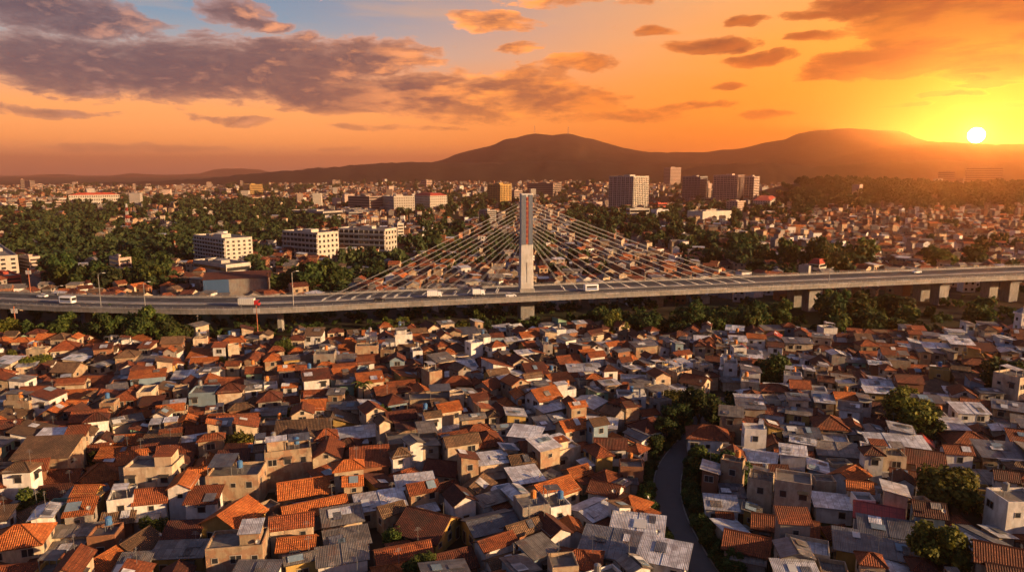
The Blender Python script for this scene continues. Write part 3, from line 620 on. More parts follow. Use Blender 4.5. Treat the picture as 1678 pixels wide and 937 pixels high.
def house_limit(x):
    return float(np.interp(x, [-260, -175, -120, -90, 30, 60, 110, 180, 300], [235, 228, 224, 232, 250, 240, 236, 244, 262]))
houses = []
def obb(hs, grow=0.):
    c, s = math.cos(R(hs['yaw'])), math.sin(R(hs['yaw'])); a, b = hs['w']/2+grow, hs['d']/2+grow
    return [(hs['x']+c*px-s*py, hs['y']+s*px+c*py) for px, py in ((-a, -b), (a, -b), (a, b), (-a, b))]
def sat(p, q):
    for poly in (p, q):
        for i in range(4):
            ax, ay = poly[(i+1) % 4][0]-poly[i][0], poly[(i+1) % 4][1]-poly[i][1]; nx, ny = -ay, ax
            a = [nx*x+ny*y for x, y in p]; b = [nx*x+ny*y for x, y in q]
            if max(a) <= min(b) or max(b) <= min(a): return False
    return True
grid = {}
def free(hs, grow=0.):
    p = obb(hs, grow)
    for i in range(-1, 2):
        for j in range(-1, 2):
            for q in grid.get((int(hs['x']//15)+i, int(hs['y']//15)+j), ()):
                if sat(p, q): return False
    return True
def put(hs):
    houses.append(hs); grid.setdefault((int(hs['x']//15), int(hs['y']//15)), []).append(obb(hs))
for (u, v, w_, d_, yaw, h_, sh, rm_, wl_) in HEROES:
    rise = {'gable': d_*.27, 'hip': min(w_, d_)*.27, 'shed': d_*.16, 'flat': 0}[sh]
    p = on_z(u, v, h_+rise*.5)
    hs = dict(x=p.x, y=p.y, w=w_*.86, d=d_*.86, yaw=yaw, h=h_, shape=sh, roof=rm_, wall=wl_, hero=True)
    k = 0
    while not free(hs, -.15) and k < 8: hs['w'] *= .94; hs['d'] *= .94; k += 1
    if free(hs, -.6): put(hs)
tree_keep = []
for (u, v, s, k) in TREES_FG:
    zc = 59/math.tan(PITCH+math.atan((v-PH/2)/F)); r_ = s/2/F*math.hypot(zc, 50)
    p = on_z(u, v, r_*1.15+1); tree_keep.append((p.x, p.y, r_, k))
def choose(x, y, r):
    right = x > 28+.05*y
    q = r.random()
    if right: rf_ = r.choices('OTDBGSLRC', (3, 22, 22, 8, 10, 19, 10, 1, 8))[0]
    elif x > -20: rf_ = r.choices('OTDBGSLRC', (9, 20, 15, 12, 5, 15, 14, 0, 11))[0]
    else: rf_ = r.choices('OTDBGSLRC', (17, 25, 15, 17, 1, 3, 14, 0, 12))[0]
    sh = {'C': 'flat', 'G': r.choice(('shed', 'shed', 'gable')), 'S': r.choice(('shed', 'shed', 'shed', 'gable', 'flat')), 'L': r.choice(('shed', 'shed', 'gable', 'flat')), 'R': 'gable'}.get(rf_) or r.choices(('gable', 'hip', 'shed'), (6, 3, 2))[0]
    wl_ = r.choices(('cream', 'white', 'tan', 'yellow', 'green', 'blue', 'brick', 'grey'), (32, 24 if x < -20 else 38, 20, 4, 2, 2, 9, 10))[0]
    q = r.random(); h_ = r.uniform(2.6, 3.6) if q < .4 else r.uniform(4.2, 5.8) if q < .84 else r.uniform(6.0, 7.4)
    return rf_, sh, wl_, h_
def split(x0, x1, y0, y1, r, out, lvl=0):
    w_, h_ = x1-x0, y1-y0; big = r.uniform(5.3, 8.9)
    if w_ < big and h_ < big*.92: out.append((x0, x1, y0, y1)); return
    gap = r.uniform(1.0, 1.6) if lvl in (2, 4) else r.uniform(.06, .4)
    t = r.uniform(.4, .6)
    if w_ > h_*1.05: m_ = x0+w_*t; split(x0, m_-gap/2, y0, y1, r, out, lvl+1); split(m_+gap/2, x1, y0, y1, r, out, lvl+1)
    else: m_ = y0+h_*t; split(x0, x1, y0, m_-gap/2, r, out, lvl+1); split(x0, x1, m_+gap/2, y1, r, out, lvl+1)
REG = [(0, 14., (-75, 165)), (1, 24., (5, 165)), (2, -17., (95, 165)), (3, 6., (-150, 210))]
def region(x, y):
    r0 = float(np.interp(y, [p.y for p in ROAD], [p.x for p in ROAD])) if y < ROAD[-1].y else ROAD[-1].x
    if x > r0: return 2
    n_ = 14*noise.noise((y/40., x/60., 2.))
    if x < -118-.1*y+n_*1.5+35: return 3
    return 0 if x < -32+n_ else 1
for pas, (gmax, gap) in enumerate(((1e9, 0), (6.5, 0))):
    for reg, ang, (cx, cy) in REG:
        r = random.Random(50+reg+17*pas); lots = []
        s_ = 190; split(-s_, s_, -s_, s_, r, lots)
        if pas:
            lots = [(x, x+r.uniform(3.4, 5.4), y, y+r.uniform(3., 4.6)) for x in np.arange(-s_, s_, 3.1) for y in np.arange(-s_, s_, 2.9)]
        a = R(ang+(25 if pas else 0)); c_, s2 = math.cos(a), math.sin(a)
        for (x0, x1, y0, y1) in lots:
            lx, ly = (x0+x1)/2, (y0+y1)/2; x, y = cx+c_*lx-s2*ly, cy+s2*lx+c_*ly
            if region(x, y) != reg or y < 84 or y > house_limit(x)+4*noise.noise((x/15., 0, 7.)) or abs(x) > .79*y+10: continue
            w_, d_ = x1-x0, y1-y0
            if road_dist(x, y) < ROAD_HW+1.8+max(w_, d_)*.55: continue
            if any(math.hypot(x-tx, y-ty) < tr*.55+min(w_, d_)*.42 for tx, ty, tr, _ in tree_keep): continue
            yaw = ang+(25 if pas else 0)+r.gauss(0, 8)
            rf_, sh, wl_, h_ = choose(x, y, r)
            if pas: h_ = r.uniform(2.3, 3.2)
            if d_ > w_: w_, d_ = d_, w_; yaw += 90
            if d_ > 6.8: d_ = 6.8
            hs = dict(x=x, y=y, w=w_, d=d_, yaw=yaw, h=h_, shape=sh, roof=rf_, wall=wl_)
            ok = False
            for k in range(7 if not pas else 3):
                if free(hs, -.02): ok = True; break
                hs['w'] *= .88; hs['d'] *= .9
            if not ok or hs['w'] < 2.6 or hs['d'] < 2.3: continue
            put(hs)
            if not pas and r.random() < .35 and hs['w'] > 6.5 and sh != 'flat':   # split into two roofs of one row
                pass
for hs in houses:
    z = hs['h']*.7; hs['u'], hs['v'] = proj(hs['x'], hs['y'], z); hs['zc'] = depth(hs['x'], hs['y'], z)
    hs['area'] = (F/hs['zc'])**2*hs['w']*(hs['d']+hs['h'])*.5*(1.6 if hs.get('hero') else 1)
    hs['inframe'] = -25 < hs['u'] < PW+25 and hs['v'] < PH+25
ranked = sorted([h for h in houses if h['inframe']], key=lambda h: -h['area'])
INDIV = ranked[:300]; iset = {id(h) for h in INDIV}; rank_ = {id(h): i for i, h in enumerate(INDIV)}
print('houses', len(houses), 'individual', len(INDIV), 'min px', INDIV[-1]['area'])
def place(hs):
    u, v = hs['u'], hs['v']
    ru = float(np.interp(v, [p[1] for p in ROAD_PX[::-1]], [p[0] for p in ROAD_PX[::-1]]))
    col = ('at left edge' if u < 210 else 'in left part' if u < 430 else 'left of the middle' if u < 640 else 'in the middle' if u < 850 else 'left of the lane' if u < ru else
           'right of the lane' if u < 1340 else 'among right-hand trees' if u < 1540 else 'at right edge')
    row = ', front row' if v > 872 else ', near front' if v > 800 else ', halfway back' if v > 720 else ', far back' if v > 640 else ', below the bridge'
    return col+row
FAR = MB(); items = []
for i, hs in enumerate(houses):
    r = random.Random(9000+i); parts = house_parts(hs, r)
    base = Matrix.Translation((hs['x'], hs['y'], 0)) @ Matrix.Rotation(R(hs['yaw']), 4, 'Z')
    if id(hs) in iset:
        root = link('house', None); root.matrix_world = base
        for nm, g_, m_ in parts:
            if isinstance(g_, int) and rank_[id(hs)] < 170:
                o = link(nm, FRAME_ME[g_], root); link('pane' if g_ < 4 else 'door_leaf', PANE_ME[g_], o)
            else: o = link(nm, OPEN_ME[g_] if isinstance(g_, int) else g_.mesh(nm), root)
            o.matrix_local = m_
        st = 'low ' if hs['h'] < 3 else '' if hs['h'] < 4.5 else 'tall ' if hs['h'] > 6.5 else 'two-storey '
        sw = SHAPEW[hs['shape']]; rw = ROOFW[hs['roof']]
        if hs['shape'] == 'flat' and hs['roof'] != 'C': rw = 'flat-topped'
        tag(root, 'house', 'house', 'houses packed in the quarter below the bridge')
        items.append((root, hs['u'], st+hs['wall']+' house, '+rw+(' '+sw if sw else '')+' roof,', place(hs)))
    else:
        for nm, g_, m_ in parts:
            if nm in ('aerial', 'satellite_dish', 'door') or (nm == 'window' and hs['v'] > PH+30): continue
            FAR.add(OPEN[g_] if isinstance(g_, int) else g_, base @ m_)
unique_labels(items)
# the winding lane: asphalt, kerbs
def strip(name, pts, off0, off1, z, mat):
    mb = MB(); P_ = [Vector((p.x, p.y, 0)) for p in pts]; a = []
    for i, p in enumerate(P_):
        t = (P_[min(i+1, len(P_)-1)]-P_[max(i-1, 0)]).normalized(); n_ = Vector((t.y, -t.x, 0)); a.append((p+n_*off0, p+n_*off1))
    for (l0, r0), (l1, r1) in zip(a, a[1:]):
        if isinstance(z, tuple): mb.hull([(*l0.xy, z[0]), (*r0.xy, z[0]), (*r1.xy, z[0]), (*l1.xy, z[0])], [(*l0.xy, z[1]), (*r0.xy, z[1]), (*r1.xy, z[1]), (*l1.xy, z[1])], mat)
        else: mb.face([(*l0.xy, z), (*r0.xy, z), (*r1.xy, z), (*l1.xy, z)], mat)
    return structure(link(name, mb.mesh(name)))
sm = []
for i in range(len(ROAD)-1):                                       # smooth the traced centre line
    p0, p1, p2, p3 = ROAD[max(i-1, 0)], ROAD[i], ROAD[i+1], ROAD[min(i+2, len(ROAD)-1)]
    for k in range(4):
        t = k/4; sm.append(.5*((2*p1)+(p2-p0)*t+(2*p0-5*p1+4*p2-p3)*t*t+(3*p1-p0-3*p2+p3)*t**3))
sm.append(ROAD[-1])
strip('road', sm, -ROAD_HW, ROAD_HW, .008, 'asphalt_old')
strip('kerb', sm, -ROAD_HW-.2, -ROAD_HW, (-.05, .12), 'concrete_roof'); strip('kerb', sm, ROAD_HW, ROAD_HW+.2, (-.05, .12), 'concrete_roof')
# ------------------------------------------------------------------ the cable-stayed viaduct
CL = [Vector(p) for p in ((-420, 330, 10.5), (-310, 296, 10.5), (-255, 282, 10.2), (-200, 269.5, 10.2), (-147, 260, 10.3), (-95, 257, 10.8), (-45, 264.5, 11.7), (5, 274, 12.2), (60, 286.5, 12.4), (120, 300, 12.6), (180, 313.5, 12.8), (240, 327, 12.9), (330, 348, 13), (430, 371, 13))]
path = []
for i in range(len(CL)-1):
    p0, p1, p2, p3 = CL[max(i-1, 0)], CL[i], CL[i+1], CL[min(i+2, len(CL)-1)]
    for k in range(8):
        t = k/8; path.append(.5*((2*p1)+(p2-p0)*t+(2*p0-5*p1+4*p2-p3)*t*t+(3*p1-p0-3*p2+p3)*t**3))
path.append(CL[-1])
acc_s = [0.]
for a, b in zip(path, path[1:]): acc_s.append(acc_s[-1]+(b-a).length)
def at_s(s):
    i = min(max(int(np.searchsorted(acc_s, s))-1, 0), len(path)-2); t = (s-acc_s[i])/(acc_s[i+1]-acc_s[i]); p = path[i].lerp(path[i+1], t)
    d = (path[i+1]-path[i]).normalized(); d.z = 0; d.normalize(); return p, d, Vector((d.y, -d.x, 0))     # point, along, towards the camera side
def s_of_x(x): return float(np.interp(x, [p.x for p in path], acc_s))
S0 = s_of_x(5.6)
def half(s): return float(np.interp(path[0].x if 0 else at_s(s)[0].x, [-260, -147, -95, 5, 240], [10.5, 12, 13.8, 13.6, 13.8]))
NS = [acc_s[-1]*i/150 for i in range(151)]
def sweep(mb, prof, mat, n0=0, n1=150):
    """prof: closed ring of (fraction of half width, metres added, z); swept along the deck"""
    prev = None
    for s in NS[n0:n1+1]:
        p, d, q = at_s(s); hw = half(s); ring = [(p.x+q.x*(a*hw+b), p.y+q.y*(a*hw+b), p.z+z) for a, b, z in prof]
        if prev: mb.hull(prev, ring, mat, cap=False)
        prev = ring
bridge = link('cable_stayed_bridge', None, None, None)
tag(bridge, 'long concrete viaduct with a single white pylon and fans of pale stay cables', 'bridge')
mb = MB(); sweep(mb, [(-1, 0, -.05), (-1, .1, -1.45), (-.66, 0, -1.7), (-.5, 0, -2.6), (.5, 0, -2.6), (.66, 0, -1.7), (1, -.1, -1.45), (1, 0, -.05)], 'concrete'); link('girder', mb.mesh('girder'), bridge)
for sg in (-1, 1):
    mb = MB(); sweep(mb, [(sg, -.45*sg, 0.01), (sg, .12*sg, -.06), (sg, .14*sg, .55), (sg, -.1*sg, .75), (sg, -.3*sg, .75)][::sg], 'concrete'); pr = link('parapet', mb.mesh('parapet'), bridge)
    mb = MB(); 
    sweep(mb, [(sg, -.2*sg, 1.2), (sg, -.12*sg, 1.2), (sg, -.12*sg, 1.28), (sg, -.2*sg, 1.28)], 'steel_grey')
    for s in np.arange(2, acc_s[-1]-2, 3.):
        p, d, q = at_s(s); c_ = p+q*sg*(half(s)-.2); mb.box(c_.x-.07, c_.x+.07, c_.y-.07, c_.y+.07, c_.z+.7, c_.z+1.22, 'steel_grey')
    link('railing', mb.mesh('railing'), pr)
mb = MB(); sweep(mb, [(-1, .5, .004), (1, -.5, .004), (1, -.5, -.02), (-1, .5, -.02)][::-1], 'asphalt'); link('road_surface', mb.mesh('road_surface'), bridge)
mb = MB(); sweep(mb, [(0, -1.9, .006), (0, 1.9, .006), (0, 1.8, .22), (0, -1.8, .22)], 'concrete'); link('median', mb.mesh('median'), bridge)
mb = MB()
for off in (-.95, -.16, .16, .95):
    sweep(mb, [(off, -.08, .009), (off, .08, .009), (off, .08, .006), (off, -.08, .006)][::-1], 'paint_white')
for off in (-.58, .58):
    for s in np.arange(3, acc_s[-1]-6, 9.):
        ring = []
        for s1 in (s, s+3.5):
            p, d, q = at_s(s1); ring.append((p+q*(off*half(s1)-.08), p+q*(off*half(s1)+.08)))
        mb.face([(v_.x, v_.y, v_.z+.010) for v_ in (ring[0][0], ring[0][1], ring[1][1], ring[1][0])], 'paint_white')
link('lane_marking', mb.mesh('lane_marking'), bridge)
# pylon
P0, D0, Q0 = at_s(S0); yaw0 = math.atan2(D0.y, D0.x)
def frame_at(s, z=0.): p, d, q = at_s(s); return Matrix.Translation((p.x, p.y, z)) @ Matrix.Rotation(math.atan2(d.y, d.x), 4, 'Z')
def rect(hx, hy, z, ch=.25): return [(-hx+ch, -hy, z), (hx-ch, -hy, z), (hx, -hy+ch, z), (hx, hy-ch, z), (hx-ch, hy, z), (-hx+ch, hy, z), (-hx, hy-ch, z), (-hx, -hy+ch, z)]
ZT = 51.3; zd = P0.z
mb = MB(); mb.hull(rect(2.75, 1.7, zd-.3), rect(2.5, 1.5, zd+19), 'concrete_pale'); mb.hull(rect(2.35, 1.45, zd+19.003), rect(2.3, 1.35, ZT-.4), 'concrete_pale', cap=True); mb.hull(rect(2.5, 1.5, ZT-.397), rect(2.4, 1.4, ZT), 'concrete_pale')
mb.hull(rect(3.1, 2.0, zd+.02), rect(3.1, 2.0, zd+1.6), 'concrete')
mb.box(-.14, .1, -1.72, -1.55, zd+4, zd+12, 'concrete')
py = link('pylon', mb.mesh('pylon'), bridge); py.matrix_world = frame_at(S0)
for sg in (-1, 1):
    mb = MB(); y0 = sg*1.32
    for x0, x1 in ((-2.28, -.42), (.62, 2.28)):                     # blue-grey cladding either side of the ornament
        mb.hull([(x0, y0, zd+19.1), (x1, y0, zd+19.1), (x1, y0, ZT-.5), (x0, y0, ZT-.5)][::sg], [(x0, sg*1.62, zd+19.1), (x1, sg*1.62, zd+19.1), (x1, sg*1.58, ZT-.5), (x0, sg*1.58, ZT-.5)][::sg], 'pylon_blue')
    link('cladding', mb.mesh('cladding'), py)
    mb = MB(); mb.box(-.40, .6, min(y0, sg*1.5), max(y0, sg*1.5), zd+19.2, ZT-1.2, 'steel_rust')
    for k in range(10):                                             # red lattice: alternating blocks and diamonds
        z = zd+20+k*1.83
        if k % 2: mb.hull([(.1, y0, z), (.5, y0, z+.6), (.1, y0, z+1.2), (-.3, y0, z+.6)][::sg], [(.1, sg*1.66, z), (.5, sg*1.66, z+.6), (.1, sg*1.66, z+1.2), (-.3, sg*1.66, z+.6)][::sg], 'ornament_red')
        else: mb.box(-.32, .52, min(y0, sg*1.66), max(y0, sg*1.66), z-.1, z+1.25, 'ornament_red')
    link('ornament', mb.mesh('ornament'), py)
# stays: ten pairs of cables to each side
LS = [at_y(u, v, 262).x for u, v in ((530, 490), (560, 490), (592, 489), (625, 488), (650, 486), (680, 484), (717, 483), (748, 482), (780, 481), (812, 480))]
RS = [at_y(u, v, 292).x for u, v in ((1240, 464), (1206, 465), (1173, 467), (1140, 468), (1106, 470), (1062, 471), (1024, 472), (988, 474), (950, 475), (920, 476))]
NC = 13
LS = [float(np.interp(i/(NC-1), np.linspace(0, 1, 10), LS)) for i in range(NC)]; RS = [float(np.interp(i/(NC-1), np.linspace(0, 1, 10), RS)) for i in range(NC)]
for k in range(NC):
    for side, xs in ((-1, LS), (1, RS)):
        s = s_of_x(xs[k]); p, d, q = at_s(s)
        for lat in (-1, 1):
            a = p+q*lat*1.35+Vector((0, 0, .25)); b = frame_at(S0) @ Vector((side*2.4, lat*-.9, ZT-3.6-k*1.34+(.25 if lat > 0 else 0)))
            mb = MB(); L_ = (b-a).length; pts = [a.lerp(b, t)-Vector((0, 0, L_*.011*4*t*(1-t))) for t in (0, .25, .5, .75, 1)]
            for p_, q_ in zip(pts, pts[1:]): mb.tube(p_, q_, .046, .046, 'cable_white', 6)
            cb_ = link('stay_cable', mb.mesh('stay_cable'), bridge)
            mb = MB(); t = (b-a).normalized(); mb.tube(a-Vector((0, 0, .05)), a+t*1.8, .22, .18, 'steel_white', 8); link('anchor', mb.mesh('anchor'), cb_)
# piers
mb = MB(); mb.hull(rect(2.9, 2.6, -1), rect(2.9, 2.6, zd-5.2), 'concrete'); mb.hull(rect(2.9, 2.6, zd-5.198), rect(4.1, 5.4, zd-3.2), 'concrete'); mb.hull(rect(4.1, 5.4, zd-3.198), rect(4.1, 5.4, zd-2.601), 'concrete')
o = link('pier', mb.mesh('pier'), bridge); o.matrix_world = frame_at(S0)
def pier(s, kind):
    z = at_s(s)[0].z; mb = MB()
    if kind == 2:
        for y in (-5.2, 5.2): mb.hull([(a, b+y, c_) for a, b, c_ in rect(2.6, 2.4, -1)], [(a, b+y, c_) for a, b, c_ in rect(2.8, 2.6, z-3.6)], 'concrete')
        mb.hull(rect(3.1, 8.6, z-3.598), rect(3.1, 9.2, z-2.602), 'concrete')
    else:
        mb.hull(rect(1.0, 1.6, -1), rect(1.0, 1.6, z-4), 'concrete'); mb.hull(rect(1.0, 1.6, z-3.998), rect(1.1, 6.0, z-2.602), 'concrete')
    o = link('pier', mb.mesh('pier'), bridge); o.matrix_world = frame_at(s)
for u in (1318, 1526, 1660): pier(s_of_x(at_y(u, 500, 300 if u < 1400 else 315).x), 2)
for x in (-88, -128, -165, -203, -240, -280, -320): pier(s_of_x(x), 1)
pier(s_of_x(300), 2); pier(s_of_x(370), 2)

# ------------------------------------------------------------------ traffic and street lamps standing on the deck
def wheel_me(r=.33):
    mb = MB(); ring = lambda rr, y: [(rr*math.cos(2*math.pi*i/12), y, rr*math.sin(2*math.pi*i/12)) for i in range(12)]
    mb.hull(ring(r, -.1), ring(r, .1), 'rubber'); mb.hull(ring(r*.6, -.115), ring(r*.6, .115), 'steel_grey'); return mb.mesh('wheel')
WH, WHB = wheel_me(), wheel_me(.48)
def car(name, paint, cat, label):
    root = link(name, None); tag(root, label, cat, 'vehicles crossing the bridge')
    sec = lambda x, hw, z0, z1: [(x, -hw, z0), (x, hw, z0), (x, hw, z1*.75+z0*.25), (x, hw-.1, z1), (x, -hw+.1, z1), (x, -hw, z1*.75+z0*.25)]
    mb = MB(); st = [sec(-2.1, .78, .35, .85), sec(-1.9, .85, .25, .98), sec(-.9, .87, .22, 1.0), (sec(.7, .87, .22, 1.0)), sec(1.75, .83, .25, .84), sec(2.1, .74, .35, .68)]
    for a, b in zip(st, st[1:]): mb.hull(a, b, paint)
    link('body', mb.mesh('body'), root)
    mb = MB(); mb.hull([(-1.75, -.76, .99), (1.0, -.76, .99), (1.0, .76, .99), (-1.75, .76, .99)], [(-1.35, -.6, 1.42), (.25, -.6, 1.42), (.25, .6, 1.42), (-1.35, .6, 1.42)], 'glass_dark'); mb.box(-1.36, .26, -.61, .61, 1.421, 1.46, paint); link('cabin', mb.mesh('cabin'), root)
    for x in (-1.3, 1.3):
        for y in (-.8, .8): link('wheel', WH, root, (x, y, .33))
    for y in (-.55, .55):
        mb = MB(); mb.box(1.98, 2.13, y-.16, y+.16, .52, .66, 'lens'); link('headlight', mb.mesh('headlight'), root)
    return root
def truck(name, paint, boxp, cat, label, ln=6.4, h=2.5):
    root = link(name, None); tag(root, label, cat, 'vehicles crossing the bridge')
    mb = MB(); f = ln/2
    mb.hull([(f-1.7, -1.05, .5), (f, -1.05, .5), (f, 1.05, .5), (f-1.7, 1.05, .5)], [(f-1.7, -1.0, 2.3), (f-.35, -1.0, 2.3), (f-.35, 1.0, 2.3), (f-1.7, 1.0, 2.3)], paint); link('cab', mb.mesh('cab'), root)
    mb = MB(); mb.hull([(f-.12, -.9, 1.35), (f-.1, .9, 1.35), (f-.27, .9, 2.1), (f-.27, -.9, 2.1)], [(f-.09, -.9, 1.35), (f-.06, .9, 1.35), (f-.24, .9, 2.1), (f-.24, -.9, 2.1)], 'glass_dark'); link('windscreen', mb.mesh('windscreen'), root)
    mb = MB(); mb.box(-f, f-1.85, -1.15, 1.15, .85, .85+h, boxp); mb.box(-f+.1, f-1.95, -1.0, 1.0, .5, .849, 'steel_grey')
    for x in np.arange(-f+.5, f-2, .8):
        for y in (-1.17, 1.15): mb.box(x, x+.06, y, y+.02, .9, .8+h, 'steel_grey')
    link('cargo_box', mb.mesh('cargo_box'), root)
    for x in (-f+1.1, f-1.0):
        for y in (-.95, .95): link('wheel', WHB, root, (x, y, .48))
    return root
def bus(name, label, paint='car_white', band='car_blue', ln=8.6):
    root = link(name, None); tag(root, label, 'bus', 'vehicles crossing the bridge'); f = ln/2
    mb = MB(); sec = lambda x, k: [(x, -1.2*k, .4), (x, 1.2*k, .4), (x, 1.2*k, 2.5), (x, 1.05*k, 2.85), (x, -1.05*k, 2.85), (x, -1.2*k, 2.5)]
    st = [sec(-f, .94), sec(-f+.25, 1), sec(f-.4, 1), sec(f, .92)]
    for a, b in zip(st, st[1:]): mb.hull(a, b, paint)
    link('body', mb.mesh('body'), root)
    for y in (-1, 1):
        mb = MB(); mb.box(-f+.6, f-.7, min(y*1.19, y*1.22), max(y*1.19, y*1.22), 1.5, 2.3, 'glass_dark'); link('window', mb.mesh('window'), root)
        mb = MB(); mb.box(-f+.5, f-.5, min(y*1.19, y*1.215), max(y*1.19, y*1.215), .8, 1.3, band); link('stripe', mb.mesh('stripe'), root)
    mb = MB(); mb.box(f-.05, f+.03, -1.0, 1.0, 1.3, 2.4, 'glass_dark'); link('windscreen', mb.mesh('windscreen'), root)
    for x in (-f+1.8, f-1.9):
        for y in (-1.05, 1.05): link('wheel', WHB, root, (x, y, .48))
    return root
def on_deck(o, u, v, frac, fl=False):
    p = at_y(u, v, 262); s = s_of_x(p.x)
    for _ in range(4): q_ = at_s(s); y = q_[0].y+q_[2].y*frac*half(s); s = s_of_x(at_y(u, v, y).x)
    p, d, q = at_s(s); o.location = p+q*frac*half(s)+Vector((0, 0, .012)); o.rotation_euler = (0, 0, math.atan2(d.y, d.x)+(math.pi if fl else 0))
on_deck(car('car', 'car_white', 'car', 'white car on the far carriageway at the left end of the bridge'), 65, 489, -.5, True)
on_deck(bus('bus', 'white bus with a blue stripe near the left end of the bridge', ln=5.6), 114, 493, .35)
on_deck(truck('truck', 'car_red', 'paint_white', 'truck', 'white box truck with a red cab by the left lamp posts', 7.5, 2.2), 408, 498, .45)
on_deck(truck('truck', 'car_white', 'car_white', 'truck', 'long white box truck left of the pylon, farther from the pylon', 5.7, 1.9), 709, 486, .3)
on_deck(truck('truck', 'car_white', 'car_white', 'truck', 'short white box truck closest to the pylon base', 4.9, 1.8), 781, 484, .3)
on_deck(car('car', 'car_black', 'car', 'black car below the leftmost stay cables'), 617, 490, .45)
on_deck(car('car', 'car_white', 'car', 'small white car passing right beside the pylon base'), 829, 482, .7)
on_deck(bus('bus', 'white bus just right of the pylon among the stay cables', ln=5.6), 964, 479, .35)
on_deck(car('car', 'car_white', 'car', 'white car on the bridge toward the right edge'), 1507, 451, -.5, True)
def lamp(u, v, frac, h, label, mat='steel_grey', arm=-1):
    root = link('street_lamp', None); tag(root, label, 'street lamp', 'lamp posts along the bridge')
    mb = MB(); mb.tube((0, 0, 0), (0, 0, h), .16, .09, mat, 8); mb.tube((0, 0, 0), (0, 0, .6), .26, .24, mat, 8); link('pole', mb.mesh('pole'), root)
    mb = MB(); mb.tube((0, 0, h-.1), (.8, 0, h+.4), .07, .06, mat, 6); mb.tube((.8, 0, h+.4), (1.9, 0, h+.45), .06, .05, mat, 6); ar = link('arm', mb.mesh('arm'), root)
    mb = MB(); mb.hull([(1.5, -.16, h+.38), (2.5, -.12, h+.4), (2.5, .12, h+.4), (1.5, .16, h+.38)], [(1.5, -.12, h+.58), (2.4, -.08, h+.55), (2.4, .08, h+.55), (1.5, .12, h+.58)], 'lamp_glass'); link('lamp_head', mb.mesh('lamp_head'), ar)
    on_deck(root, u, v, frac)
    root.rotation_euler = (0, 0, root.rotation_euler[2]+math.radians(20))
lamp(172, 502, .93, 12.6, 'tall street lamp with the longest arm, left of the two on the curve'); lamp(243, 503, .93, 9.6, 'shorter street lamp right of the tallest one on the curve')
lamp(473, 503, .93, 13, 'slender street lamp in front of the dark green trees'); lamp(1347, 470, .93, 6.6, 'short lamp post above the twin piers')
lamp(85, 480, -.96, 3.4, 'small lamp on the far parapet at the left end')
def mast_pole(u, v, Y, h, label, mat):
    root = link('pole', None); p = at_y(u, v, Y); root.location = (p.x, p.y, 0); tag(root, label, 'pole')
    mb = MB(); mb.tube((0, 0, 0), (0, 0, h), .24, .16, mat, 8); link('shaft', mb.mesh('shaft'), root)
    mb = MB(); mb.box(-1.1, 1.1, -.12, .12, h-2.2, h-.6, 'steel_white'); link('sign_board', mb.mesh('sign_board'), root)
    mb = MB(); mb.tube((0, 0, h), (0, 0, h+.3), .28, .1, mat, 8); link('cap', mb.mesh('cap'), root)
mast_pole(22, 500, 243, 12, 'red pole with a white board beside the left end of the bridge', 'steel_rust'); mast_pole(49, 470, 292, 19, 'tall rust-red pole behind the left end of the bridge', 'steel_rust'); mast_pole(421, 520, 236, 13.5, 'rust-red pole with board in front of the bridge, below the warehouse', 'steel_rust')

